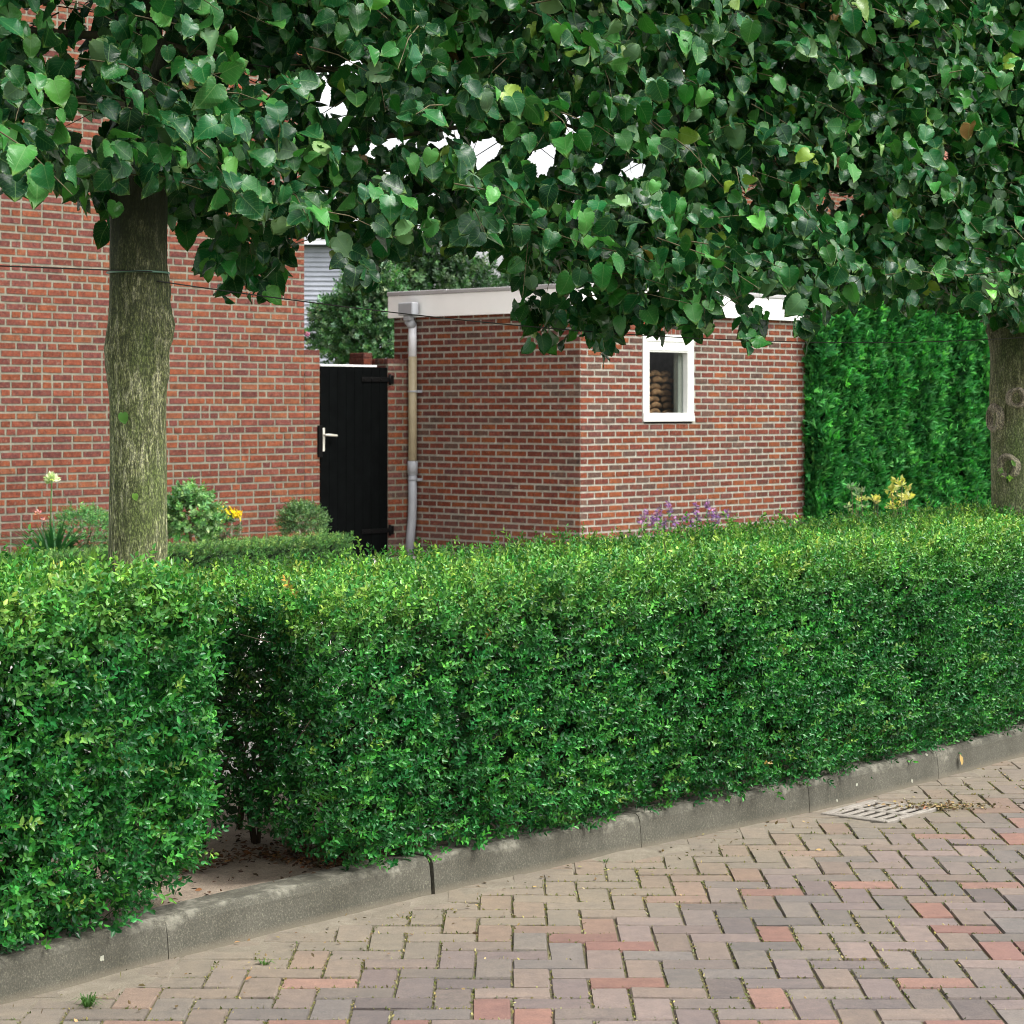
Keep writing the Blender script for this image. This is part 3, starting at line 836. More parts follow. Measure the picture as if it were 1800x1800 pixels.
# weed seedling at the gap
def leafy(name, base, n, lsz, hgt, pal, label, cat, mat='soft', group=None):
    r = empty(name, base, label, cat, group)
    mb = MB(); mb.tube([base, base + np.array([.005, 0, hgt])], [.003, .0015], 5); mb.build('stem', M['twig'], r)
    mb = MB(); a = np.arange(n) * 2.4; z = hgt * (.3 + .7 * np.arange(n) / max(1, n - 1))
    d = np.c_[np.cos(a), np.sin(a), np.full(n, .3)]
    mb.inst(PRIV, np.array(base) + np.c_[np.zeros((n, 2)), z], frames(d, np.tile(UP, (n, 1)) + rnd(n, .15)), np.full(n, lsz) * RNG.uniform(.7, 1.1, n), pick(n, pal, .15))
    mb.build('leaves', M[mat], r); return r
p = gp(566, 1510, .11); leafy('weed', p, 7, .05, .09, [(.03, .10, .03), (.05, .14, .04)], 'small dark green weed growing at the gap end of the long hedge', 'weed')
# orange blossom peeping out of the near hedge top
def blossom(base, pal, sz, n, label, name='flower', stem=.12, cat='flower', group=None):
    r = empty(name, base - UP * stem, label, cat, group)
    mb = MB(); mb.tube([base - UP * stem, base], [.002, .0015], 5); mb.build('stem', M['twig'], r)
    mb = MB(); d = rnd(n); d[:, 2] = np.abs(d[:, 2])
    mb.inst(PRIV, np.repeat(base[None], n, 0) + rnd(n, sz * .22), frames(d, rnd(n)), RNG.uniform(.6, 1.1, n) * sz, pick(n, pal, .12))
    mb.build('petals', M['petal'], r); return r
blossom(at(107, 996, 6.75), [(.8, .20, .02), (.85, .35, .04)], .02, 14, 'orange blossom on top of the short hedge block left of the trunk')
# fallen yellow leaf on the kerb at the right
mb = MB(); p = gp(1690, 1312, .115); kk, ss_ = kerb_dist(np.array([p])); P, _ = kerb(ss_, -.006)
mb.inst(PRIV, np.array([[P[0, 0], P[0, 1], .085]]), frames(np.array([[.2, -.2, -1.]]), np.array([[.7, -.7, .2]])), np.array([.05]), np.array([[.45, .30, .12]]))
tag(mb.build('fallen_leaf', M['leafbrown']), 'pale yellow leaf stuck to the kerb face under the right end of the hedge', 'leaf')

# ------------------------------------------------------------------ pleached lime trees
T1 = np.array([-1.216, 7.32, .1]); T2 = np.array([2.63, 11.68, .1])
TU = (T2 - T1) / np.linalg.norm(T2 - T1); TN = np.array([TU[1], -TU[0], 0])     # along the row, towards the street
def tcoord(px):
    r = (px - 900) / F
    t = (r * T1[1] - T1[0]) / (TU[0] - r * TU[1]); return t, T1[1] + TU[1] * t
PROF = [(-600, 330), (0, 335), (60, 318), (140, 372), (190, 400), (250, 330), (310, 400), (360, 430), (385, 545), (430, 560), (475, 520), (520, 430), (570, 440), (605, 500), (650, 520), (680, 450), (760, 445), (840, 448), (895, 470), (915, 560), (930, 620), (985, 590), (1035, 660), (1070, 640), (1105, 560), (1150, 605), (1185, 590), (1205, 560), (1225, 625), (1245, 600), (1262, 505), (1290, 512), (1304, 590), (1322, 655), (1338, 600), (1350, 520), (1382, 520), (1415, 625), (1440, 570), (1500, 535), (1600, 545), (1700, 545), (1760, 590), (1850, 580), (2300, 540)]
pt = []; pz = []
for x_, y_ in PROF:
    t_, d_ = tcoord(x_); pt.append(t_); pz.append(H - (y_ - HY) * d_ / F)
pt = np.array(pt); pz = np.array(pz)
def under(P):
    x = 900 + P[:, 0] / P[:, 1] * F
    t = ((x - 900) / F * T1[1] - T1[0]) / (TU[0] - (x - 900) / F * TU[1]); d = T1[1] + TU[1] * t
    return H + (np.interp(t, pt, pz) + .03 - H) * P[:, 1] / d
zbot_t = lambda t: np.interp(t, pt, pz) + .045
# thin places in the foliage: (pixel x, pixel y, rx, ry, strength) turned into sight lines through the crown
GAPS = [(577, 190, 30, 22, 1), (735, 262, 50, 14, .9), (850, 275, 32, 24, 1), (950, 290, 26, 26, 1), (780, 245, 30, 15, .8), (1100, 310, 45, 16, .8), (1330, 345, 34, 22, .85),
        (1460, 360, 32, 20, .85), (1500, 385, 26, 14, .7), (1655, 275, 12, 14, .8), (1005, 235, 14, 16, .8), (140, 60, 40, 45, .85), (60, 60, 30, 50, .6), (150, 250, 26, 30, .9), (100, 110, 30, 30, .75), (150, 130, 25, 22, .8), (440, 180, 14, 34, .85), (450, 255, 26, 20, .8), (590, 350, 18, 10, .7), (1205, 300, 8, 14, .8), (880, 130, 14, 10, .7), (560, 130, 12, 12, .7), (655, 460, 22, 14, .9), (970, 522, 55, 15, .85), (1160, 532, 20, 20, .85), (1040, 515, 26, 12, .8), (1310, 535, 40, 20, .85), (555, 450, 26, 24, .9), (700, 320, 20, 8, .7)]
_rg = random.Random(4)
GAPS += [(_rg.uniform(470, 1120), _rg.uniform(90, 430), _rg.uniform(7, 15), _rg.uniform(6, 12), .85) for _ in range(34)]
def gap_reject(P):
    x = 900 + P[:, 0] / P[:, 1] * F; y = HY - (P[:, 2] - H) / P[:, 1] * F
    k = np.zeros(len(P))
    for gx, gy, rx, ry, st in GAPS:
        q = ((x - gx) / (rx * 1.25)) ** 2 + ((y - gy) / (ry * 1.3)) ** 2
        k = np.maximum(k, st * np.clip(1.8 - q, 0, 1))
    return RNG.random(len(P)) < k
LP = [(.009, .076, .021), (.013, .10, .027), (.006, .052, .017), (.023, .135, .026), (.010, .086, .030), (.050, .20, .040)]
def lime_tree(base, t0, t1, dens, label, rad, bark, knots, seed):
    global RNG
    root = empty('lime_tree', base, label, 'tree', 'pleached lime trees standing in the hedge')
    # trunk
    nr, ns = 110, 48
    Z = np.linspace(.0, 2.75, nr); A = np.linspace(0, 2 * math.pi, ns, endpoint=False)
    vs = np.zeros((nr, ns, 3))
    for i, z in enumerate(Z):
        for j, a in enumerate(A):
            r = rad * (1 + .04 * math.exp(-((z) / .35) ** 2) - .02 * z)
            ca, sa = math.cos(a), math.sin(a)
            r += rad * .05 * mn.noise(Vector((ca * 1.3, sa * 1.3, z * 1.2 + seed))) + rad * .035 * mn.noise(Vector((ca * 5, sa * 5, z * 1.5 + seed))) + .0025 * mn.noise(Vector((ca * 22, sa * 22, z * 8)))
            for (kz, ka, kr, kh) in knots:
                da = (a - ka + math.pi) % (2 * math.pi) - math.pi
                q = math.sqrt(((z - kz) / kr) ** 2 + (da * rad / kr) ** 2)
                r += kh * math.exp(-q * q) * (1 + .5 * mn.noise(Vector((ca * 9, sa * 9, z * 26))))
            vs[i, j] = (base[0] + r * ca, base[1] + r * sa, z)
    fs = [(i * ns + j, i * ns + (j + 1) % ns, (i + 1) * ns + (j + 1) % ns, (i + 1) * ns + j) for i in range(nr - 1) for j in range(ns)]
    mb = MB(); mb.add(vs.reshape(-1, 3), fs, smooth=True)
    mb.build('trunk', M[bark], root)
    # trained limbs
    tb = float((base - T1) @ TU)
    for z in (2.62, 2.86, 3.15, 3.6, 4.05, 4.5):
        for sg in (-1, 1):
            end = (t1 - tb) if sg > 0 else (tb - t0)
            q = []; rr = []
            for k in range(9):
                f = k / 8
                q.append(base * np.array([1, 1, 0]) + TU * sg * end * .95 * f + TN * .08 * math.sin(f * 7 + z) + UP * (z - .15 * (1 - f) ** 2 + .05 * math.sin(f * 9 + z * 3)))
                rr.append(.011 * (1 - f) + .004)
            mb = MB(); mb.tube(q, rr, 7); mb.build('limb', M['limb'], root)
    mb = MB(); mb.tube([base * np.array([1, 1, 0]) + UP * z for z in (2.7, 3.3, 4.0, 4.7)], [rad * .85, rad * .6, rad * .4, .02], 10); mb.build('leader', M['bark2'], root)
    # crown: drooping twigs with alternate leaves
    area = (t1 - t0) * 2.6
    nt_ = int(area * dens)
    t = RNG.uniform(t0, t1, nt_); wv = np.clip(RNG.normal(0, .34, nt_), -.72, .72)
    zlo = zbot_t(t); z = zlo + .02 + (4.95 - zlo) * RNG.random(nt_) ** 1.12
    org = T1 * np.array([1, 1, 0]) + t[:, None] * TU + wv[:, None] * TN + z[:, None] * UP
    side = np.sign(wv + RNG.normal(0, .25, nt_))
    d = side[:, None] * TN * .75 + RNG.normal(0, .7, nt_)[:, None] * TU + np.array([0, 0, -.05]) + rnd(nt_, .3) * np.array([1, 1, 1.1])
    d /= np.linalg.norm(d, axis=1, keepdims=True)
    ln = RNG.uniform(.18, .42, nt_)
    nl = 8
    P = []; TP = []; NR = []; 
    tw = MB()
    for k in range(nl):
        f = (k + .5) / nl
        p = org + d * (ln * f)[:, None] - UP * (ln * f * f * .28)[:, None]
        alt = 1 if k % 2 else -1
        sd_ = np.cross(d, UP) * alt
        pet = sd_ * .6 + d * .5 + rnd(nt_, .25)
        pet /= np.linalg.norm(pet, axis=1, keepdims=True)
        P.append(p + pet * .028)
        tip = pet * .75 + np.array([0, 0, -.6]) + TN * .1 + rnd(nt_, .42)
        nrm = UP * .62 + TN * .62 * np.sign(wv + .35)[:, None] + rnd(nt_, .62)
        TP.append(tip); NR.append(nrm)
    P = np.concatenate(P); TP = np.concatenate(TP); NR = np.concatenate(NR)
    tt = (P - T1 * np.array([1, 1, 0])) @ TU
    ok = (P[:, 2] - .05 > under(P) - .06 * RNG.random(len(P)) + .05 * np.array([mn.noise(Vector((q * 4, seed, 0))) for q in tt])) & ~gap_reject(P - np.array([0, 0, .04]))
    ww = (P - T1 * np.array([1, 1, 0])) @ TN
    ok &= (tt > t0 - .25) & (tt < t1 + .25)
    # thinner foliage at the near end of the row
    thin = np.clip((.35 - tt) / 1.2, 0, 1) * .30
    ok &= RNG.random(len(P)) > thin
    P, TP, NR, ww = P[ok], TP[ok], NR[ok], ww[ok]
    n = len(P)
    cols = pick(n, LP, .2)
    pale = RNG.random(n) < .05; cols[pale] = cols[pale] * .5 + np.array([.17, .27, .15]) * .6
    yel = RNG.random(n) < .014; cols[yel] = (.14, .24, .035)
    brn = RNG.random(n) < .002; cols[brn] = (.25, .14, .05)
    R = frames(TP, NR); sc = RNG.uniform(.042, .086, n)
    mb = MB(); k = RNG.integers(0, 6, n)
    for i in range(6):
        s_ = k == i; mb.inst(LIME[i], P[s_], R[s_], sc[s_], cols[s_])
    mb.build('crown', M['lime'], root)
    # twigs
    mb = MB()
    tt = (org - T1 * np.array([1, 1, 0])) @ TU
    u1_ = under(org); u2_ = under(org + d * ln[:, None])
    g_ = gap_reject(org) | gap_reject(org + d * ln[:, None] * .5) | gap_reject(org + d * ln[:, None])
    for i in range(nt_):
        if i % 3 == 2 or g_[i]: continue
        p2 = org[i] + d[i] * ln[i] - UP * ln[i] * .28
        if p2[2] < u2_[i] or org[i][2] < u1_[i] + .03: continue
        mb.tube([org[i], org[i] + d[i] * ln[i] * .5 - UP * ln[i] * .07, p2], [.0028, .002, .001], 4, cap=False)
    mb.build('twigs', M['twig'], root)
    print('lime leaves', n)
    return root
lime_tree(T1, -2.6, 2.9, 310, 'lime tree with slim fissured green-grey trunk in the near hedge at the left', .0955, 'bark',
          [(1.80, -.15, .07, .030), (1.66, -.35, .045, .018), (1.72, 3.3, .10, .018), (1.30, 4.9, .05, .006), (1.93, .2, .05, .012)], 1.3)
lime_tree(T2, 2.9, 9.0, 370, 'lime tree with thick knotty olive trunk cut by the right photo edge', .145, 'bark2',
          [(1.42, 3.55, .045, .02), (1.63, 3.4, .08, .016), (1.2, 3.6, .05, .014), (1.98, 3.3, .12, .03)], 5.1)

# pruning scars on the right trunk, small shoots
root2 = [o for o in bpy.data.objects if o.name.startswith('lime_tree')][-1]
def scar(root, c, nrm, r, h_):
    nrm = nrm / np.linalg.norm(nrm); a = np.cross(nrm, UP); a /= np.linalg.norm(a); b = np.cross(nrm, a)
    mb = MB(); n = 22; rings = []
    for (rr, dz) in ((1.2, -.012), (1.0, .014), (.82, .020), (.66, .004), (.3, -.010), (.02, -.012)):
        an = np.linspace(0, 2 * math.pi, n, endpoint=False)
        j = 1 + .10 * np.array([mn.noise(Vector((math.cos(q) * 2, math.sin(q) * 2, c[2] * 9 + rr))) for q in an])
        rings.append(c + nrm * dz + (np.cos(an) * rr * r * j)[:, None] * a + (np.sin(an) * rr * r * h_ * j)[:, None] * b)
    vs = np.concatenate(rings); fs = []
    for i in range(5):
        for k in range(n): fs.append((i * n + k, i * n + (k + 1) % n, (i + 1) * n + (k + 1) % n, (i + 1) * n + k))
    mb.add(vs, fs, smooth=True); mb.build('pruning_scar', M['scar'], root)
for (px_, py_, r) in ((1754, 735, .062), (1786, 700, .046), (1772, 820, .055)):
    x_ = (px_ - 900) * (T2[1] - .13) / F; dx = x_ - T2[0]; dy = -math.sqrt(max(.0005, .145 ** 2 - dx * dx)); 
    z_ = H - (py_ - HY) * (T2[1] + dy) / F
    scar(root2, np.array([T2[0] + dx, T2[1] + dy, z_]), np.array([dx, dy, 0]), r, 1.1)
mb = MB(); c = at(1772, 832, T2[1] - .15); n = 9; mb.tube([c - np.array([0, -.02, .05]), c + UP * .03], [.004, .002], 5, col=(.1, .2, .05))
mb.inst(PRIV, np.repeat(c[None], n, 0) + rnd(n, .03), frames(rnd(n) + np.array([0, -.5, .3]), rnd(n)), RNG.uniform(.03, .05, n), pick(n, [(.12, .28, .05), (.18, .34, .08)]))
mb.build('leaves', M['soft'], root2)
root1 = [o for o in bpy.data.objects if o.name == 'lime_tree'][0]
for (px_, py_, s_) in ((216, 726, .035), (237, 868, .022)):
    mb = MB(); c = at(px_, py_, T1[1] - .10); mb.inst(LIME[0], c[None], frames(np.array([[.2, -.1, -1]]), np.array([[0, -1, .3]])), np.array([s_]), np.array([[.10, .25, .05]]))
    mb.build('shoot', M['soft'], root1)

# training wires
def wire_pts(p0, p1, sag, n=30):
    return [p0 + (p1 - p0) * k / n - UP * sag * 4 * (k / n) * (1 - k / n) for k in range(n + 1)]
W1 = T1 * np.array([1, 1, 0]) + TN * .098 + UP * 1.955; W2 = T2 * np.array([1, 1, 0]) + TN * .148 + UP * 1.915
W0 = T1 * np.array([1, 1, 0]) - TU * 5.8 + TN * .1 + UP * 2.0
mb = MB(); mb.tube(wire_pts(W1 + UP * 0, W2, .10), .0022, 6); tag(mb.build('wire', M['wire']), 'thin black wire sagging between the two lime trunks', 'wire')
mb = MB(); mb.tube(wire_pts(W0, W1 + UP * .03, .03), .0022, 6); tag(mb.build('wire', M['wire']), 'thin black wire leaving the near trunk towards the left photo edge', 'wire')
for k, z in enumerate((2.74, 2.83)):
    mb = MB(); mb.tube(wire_pts(T1 * np.array([1, 1, 0]) - TU * 5.8 + UP * z, T2 * np.array([1, 1, 0]) + UP * (z + .3 * 0), .02), .002, 6)
    tag(mb.build('wire', M['wire']), ['lower training wire hidden among the lime leaves', 'upper training wire hidden among the lime leaves'][k], 'wire')
mb = MB(); an = np.linspace(0, 2 * math.pi, 40, endpoint=True); q = [T1 * np.array([1, 1, 0]) + np.array([math.cos(a) * .099, math.sin(a) * .099, 1.985]) for a in an]
mb.tube(q, .0038, 6, cap=False); tag(mb.build('tree_tie', M['tie']), 'pale green tie looped around the near lime trunk', 'tie')

# ------------------------------------------------------------------ brick walls
HP = [(.165, .050, .029), (.19, .060, .031), (.155, .049, .034), (.125, .044, .036), (.185, .068, .036), (.135, .046, .038), (.17, .053, .033), (.15, .050, .036)]
SP = [(.155, .042, .024), (.13, .038, .025), (.17, .048, .024), (.115, .043, .032), (.10, .056, .044), (.135, .040, .029), (.19, .060, .027), (.12, .046, .038)]
def brick_face(mb, o, u, nrm, L_, z0, z1, course, pitch, pal, wild=False, holes=(), base=0.0, skip=None, seed=1, jt=.0145, mat=0):
    """real bricks proud of the mortar on one wall face; o = ground point of the face's left end"""
    r = random.Random(seed)
    nc = int((z1 - z0) / course + 1e-6)
    for k in range(nc):
        zc0 = z0 + k * course; zc1 = zc0 + course - jt
        x = 0.0
        first = True
        while x < L_ - .02:
            if wild:
                ln = pitch if r.random() < .70 else pitch / 2
                if first: ln = r.choice((pitch, pitch / 2, pitch * .75))
            else:
                ln = pitch
                if first and k % 2: ln = pitch / 2
            first = False
            x1 = min(x + ln, L_)
            a, b = x + (0 if x == 0 else jt / 2), x1 - (0 if x1 >= L_ else jt / 2)
            segs = [(a, b)]
            for (h0, h1, g0, g1) in holes:
                if zc1 > g0 + .005 and zc0 < g1 - .005:
                    ns_ = []
                    for (p_, q_) in segs:
                        if q_ <= h0 or p_ >= h1: ns_.append((p_, q_)); continue
                        if p_ < h0 - .02: ns_.append((p_, h0 - .004))
                        if q_ > h1 + .02: ns_.append((h1 + .004, q_))
                    segs = ns_
            col = np.array(r.choice(pal)) * r.uniform(.85, 1.15)
            for (a, b) in segs:
                if b - a < .02: continue
                pr = .0045 + r.gauss(0, .0009); bv = .0035
                vs = []
                for (e, d) in ((0, -.006), (bv, pr)):
                    for (xx, zz) in ((a + e, zc0 + e), (b - e, zc0 + e), (b - e, zc1 - e), (a + e, zc1 - e)):
                        vs.append(o + u * (xx + r.gauss(0, .0011)) + nrm * (d + r.gauss(0, .0006)) + UP * (zz + r.gauss(0, .0011)))
                mb.add(vs, [(4, 5, 6, 7), (0, 1, 5, 4), (1, 2, 6, 5), (2, 3, 7, 6), (3, 0, 4, 7)], mat, col)
            x = x1

HN = np.array([U[1], -U[0], 0])           # wall normal facing the street
# --- the big house at the left
HC = np.array([-1.81, 21.17, 0])           # lower right end of the wall plane (gate post)
HU = HC - U * .195                          # the corner of the house itself
hroot = empty('brick_house', HU - U * 3.5 + V * 3, 'tall orange red brick house wall filling the left behind the near trunk', 'house')
mb = MB()
Lh = 5.2
o_ = HU - U * Lh
mb.box(o_, U * Lh, V * 7.0, UP * 6.2, 1)
brick_face(mb, o_ + UP * 0, U, HN, Lh, .08, 6.2, .065, .206, HP, True, seed=5)
brick_face(mb, HU, V, U, 7.0, .08, 6.2, .065, .206, HP, True, seed=6)
mb.build('wall', [M['brick_house'], M['mortar_house']], hroot)
mb = MB()
e = .35; R0 = HU + U * e - V * e; Lr = Lh + 2 * e; Wr = 7.0 + 2 * e
pts_ = [R0 - U * Lr, R0, R0 + V * Wr, R0 - U * Lr + V * Wr]
rg = [R0 - U * Lr + V * Wr / 2 + UP * 2.8, R0 + V * Wr / 2 + UP * 2.8]
zz = UP * 6.22
vs = [p_ + zz for p_ in pts_] + [p_ + zz for p_ in rg]
mb.add(vs, [(0, 1, 5, 4), (2, 3, 4, 5), (1, 2, 5), (3, 0, 4), (0, 3, 2, 1)]); mb.build('roof', M['tile'], hroot)
mb = MB(); mb.tube([R0 - U * Lr + UP * 6.2, R0 + UP * 6.2], .06, 8); mb.build('gutter', M['pvc'], hroot)

# --- gate posts
def pier(o, L_, dep, z1, label, seed, pal, course=.065, cap=True):
    r = empty('brick_pier', o + U * L_ / 2, label, 'brick pier', None)
    mb = MB(); mb.box(o, U * L_, V * dep, UP * z1, 1)
    brick_face(mb, o, U, HN, L_, .08, z1, course, .2, pal, False, seed=seed)
    brick_face(mb, o + U * L_ , V, U, dep, .08, z1, course, .2, pal, False, seed=seed + 1)
    brick_face(mb, o + V * dep, -V, -U, dep, .08, z1, course, .2, pal, False, seed=seed + 2)
    q_ = 0.0
    while q_ < dep - .03:
        mb.box(o + V * (q_ + .003) + U * -.004 - V * .004 + UP * z1, U * (L_ + .008), V * (min(.062, dep - q_) - .006), UP * .052, 0, np.array(random.choice(pal)) * .8, bev=.004); q_ += .062
    mb.box(o + U * .004 + UP * z1, U * (L_ - .008), V * (dep - .01), UP * .044, 1)
    mb.build('wall', [M['brick_house'], M['mortar_house']], r); return r
pier(HC - U * .192, .192, .3, 2.03, 'narrow orange brick gate pier joined to the corner of the tall house', 30, HP)
gR = HC + U * .89
# shed geometry
SCN = np.array([.624, 20.58, 0]); LS, LF_ = 2.445, 3.50
# where the gate line meets the side of the shed
A_ = np.array([[U[0], -V[0]], [U[1], -V[1]]]); sol = np.linalg.solve(A_, (SCN - HC)[:2]); gate_end = sol[0]
pl = max(.2, gate_end - .89 - .025)
pier(gR, pl, .42, 1.965, 'brown red brick gate pier between the black gate and the downpipe', 40, SP)
mb = MB(); q = gR - U * .12 + V * .22
t = empty('garden_wall', q, 'short brick wall end behind the right end of the black gate', 'wall')
mb.box(q, U * .118, V * .2, UP * 2.03, 0, SP[3]); mb.box(q - V * .003 + UP * 2.03, U * .118, V * .2, UP * .045, 0, SP[3], bev=.004); brick_face(mb, q, U, HN, .118, .08, 2.03, .065, .2, SP, seed=50)
mb.build('wall', [M['brick_shed'], M['mortar_shed']], t)
mb = MB(); mb.box(gR + U * (pl + .001) - V * .006, U * .022, V * .04, UP * 2.0); tag(mb.build('conduit', M['pvc']), 'thin grey vertical pipe between the gate pier and the shed', 'pipe')

# --- the black gate
g = empty('garden_gate', HC + U * .445, 'tall black boarded garden gate with pale lever handle and strap hinges', 'gate')
mb = MB(); gw = .875; nbd = 8
for k in range(nbd):
    w0 = gw * k / nbd; mb.box(HC + U * (.008 + w0) - V * .006 + UP * .12, U * (gw / nbd - .0015), V * .024, UP * 1.81, bev=.003)
mb.build('boards', M['black'], g)
mb = MB(); mb.box(HC + U * .008 + V * .019 + UP * .12, U * gw, V * .03, UP * 1.8); mb.build('backing', M['black'], g)
mb = MB(); mb.box(HC + U * .004 - V * .012 + UP * 1.932, U * .73, V * .05, UP * .018, bev=.003); mb.build('top_strip', M['white'], g)
for z in (1.79, .33):
    mb = MB(); mb.box(HC + U * .53 - V * .016 + UP * z, U * .375, V * .008, UP * .045, bev=.003); 
    mb.tube([HC + U * .90 - V * .018 + UP * (z - .03), HC + U * .90 - V * .018 + UP * (z + .075)], .013, 8)
    mb.box(HC + U * .91 - V * .014 + UP * (z - .02), U * .05, V * .009, UP * .085, bev=.003)
    hg = mb.build('hinge', M['iron'], g)
    for x_ in (.56, .66, .78):
        b_ = MB(); b_.tube([HC + U * x_ - V * .016 + UP * (z + .022), HC + U * x_ - V * .022 + UP * (z + .022)], .008, 8)
        bo = b_.build('bolt', M['iron'], g); bo.parent = hg
mb = MB(); mb.box(HC + U * -.032 - V * .022 + UP * 1.075, U * .055, V * .02, UP * .30, bev=.002); mb.build('lock_case', M['iron'], g)
mb = MB(); mb.box(HC + U * .028 - V * .014 + UP * 1.13, U * .028, V * .008, UP * .22, bev=.003); pl_ = mb.build('lock_plate', M['brass'], g)
mb = MB(); hp = HC + U * .042 + UP * 1.285
mb.tube([hp - V * .012, hp - V * .05, hp - V * .055 + U * .02, hp - V * .055 + U * .13 - UP * .008], [.010, .010, .011, .010], 8); hh = mb.build('handle', M['brass'], g)

# --- the brick shed
sroot = empty('brick_shed', SCN + U * 1.75 + V * 1.2, 'low flat roofed brown brick shed with white fascia and one small window', 'shed')
mb = MB()
WZ0, WZ1, WX0, WX1 = 1.41, 2.235, .89, 1.655; th = .1; zt_ = 2.46
S0 = SCN
# walls: front with an opening, sides, back
def wbox(o, a, b, z0, z1): mb.box(o + UP * z0, a, b, UP * (z1 - z0), 1)
wbox(S0, U * WX0, V * th, 0, zt_); wbox(S0 + U * WX1, U * (LF_ - WX1), V * th, 0, zt_)
wbox(S0 + U * WX0, U * (WX1 - WX0), V * th, 0, WZ0); wbox(S0 + U * WX0, U * (WX1 - WX0), V * th, WZ1, zt_)
wbox(S0 + V * th, U * th, V * (LS - th), 0, zt_); wbox(S0 + U * (LF_ - th) + V * th, U * th, V * (LS - th), 0, zt_)
wbox(S0 + U * th + V * (LS - th), U * (LF_ - 2 * th), V * th, 0, zt_)
cs = .0625
brick_face(mb, S0, U, HN, LF_, .085, zt_, cs, .198, SP, False, holes=[(WX0 - .005, WX1 + .005, WZ0, WZ1 + .175)], seed=11)
brick_face(mb, S0 + V * LS, -V, -U, LS, .085, zt_, cs, .198, SP, False, seed=12)
brick_face(mb, S0 + U * LF_, V, U, LS, .085, zt_, cs, .198, SP, False, seed=13)
mb.build('wall', [M['brick_shed'], M['mortar_shed']], sroot)
# soldier course over the window
mb = MB(); r = random.Random(3); x = WX0 - .005
while x < WX1:
    x1 = min(x + .0625, WX1 + .004)
    vs = []
    for (e, d) in ((0, -.006), (.0035, .006)):
        for (xx, zz_) in ((x + .005 + e, WZ1 + .008 + e), (x1 - .005 - e, WZ1 + .008 + e), (x1 - .005 - e, WZ1 + .17 - e), (x + .005 + e, WZ1 + .17 - e)):
            vs.append(S0 + U * (xx + r.gauss(0, .001)) + HN * d + UP * (zz_ + r.gauss(0, .001)))
    mb.add(vs, [(4, 5, 6, 7), (0, 1, 5, 4), (1, 2, 6, 5), (2, 3, 7, 6), (3, 0, 4, 7)], 0, np.array(r.choice(SP)) * r.uniform(.9, 1.2)); x = x1
mb.build('lintel', [M['brick_shed'], M['mortar_shed']], sroot)
# fascia boards, trim and roof
ov = .045; F0 = S0 - U * ov - V * ov
mb = MB()
mb.box(F0 + UP * 2.425, U * (LF_ + 2 * ov), V * .022, UP * .215, bev=.003)
mb.box(F0 + V * .023 + UP * 2.425, U * .022, V * (LS + 2 * ov - .023), UP * .215, bev=.003)
mb.box(F0 + U * (LF_ + 2 * ov - .022) + V * .023 + UP * 2.425, U * .022, V * (LS + 2 * ov - .023), UP * .215, bev=.003)
mb.build('fascia', M['white'], sroot)
mb = MB(); mb.box(F0 + U * .023 + V * .023 + UP * 2.43, U * (LF_ + 2 * ov - .047), V * (LS + 2 * ov - .047), UP * .19); mb.build('roof', M['felt'], sroot)
mb = MB(); tz_ = 2.641
L1 = LF_ + 2 * ov + .02; L2 = LS + 2 * ov + .02; T0 = F0 - U * .012 - V * .012
for (o1, dd, ww_, LL) in ((T0, U, V, L1), (T0 + V * .052, V, U, L2 - .052), (T0 + U * (L1 - .05) + V * .052, V, U, L2 - .052)):
    nseg = max(1, int(round(LL / 1.0)))
    for k in range(nseg):
        mb.box(o1 + dd * (LL * k / nseg + .002) + UP * tz_, dd * (LL / nseg - .004), ww_ * .05, UP * (.038 if k % 2 else .042), bev=.006)
mb.build('roof_trim', M['alu'], sroot)
# the window
X0, X1 = WX0, WX1
wp = MB(); fr = .055
def wb(m_, x0, x1, z0, z1, y0, y1, bev=.002): m_.box(S0 + U * x0 + V * y0 + UP * z0, U * (x1 - x0), V * (y1 - y0), UP * (z1 - z0), bev=bev)
wb(wp, X0, X0 + .09, WZ0 + .08, WZ1, -.012, .06); wb(wp, X1 - .095, X1, WZ0 + .08, WZ1, -.012, .06)
wb(wp, X0, X1, WZ0, WZ0 + .0795, -.018, .062)
wb(wp, X0 + .0905, X1 - .0955, WZ1 - .165, WZ1, -.010, .06)
win = wp.build('window', M['white2'], sroot)
m_ = MB(); wb(m_, X0 + .05, X1 - .05, WZ1 - .062, WZ1 - .048, -.020, -.0105); wb(m_, X0 + .085, X1 - .09, WZ1 - .148, WZ1 - .138, -.018, -.0105); q = m_.build('glazing_bar', M['white2'], sroot); q.parent = win
m_ = MB(); wb(m_, X0 + .0905, X1 - .0955, WZ0 + .08, WZ1 - .1655, .045, .049, 0); q = m_.build('pane', M['glass'], sroot); q.parent = win
m_ = MB(); wb(m_, X1 - .165, X1 - .0955, WZ0 + .08, WZ1 - .166, .0505, .11, .004); wb(m_, X1 - .135, X1 - .128, WZ0 + .08, WZ1 - .166, .046, .0500, .001); q = m_.build('jamb', M['jamb'], sroot); q.parent = win
m_ = MB(); wb(m_, X0 + .02, X1 - .02, WZ0 - .02, WZ0 - .002, -.004, .05, 0); q = m_.build('sill', M['iron'], sroot); q.parent = win
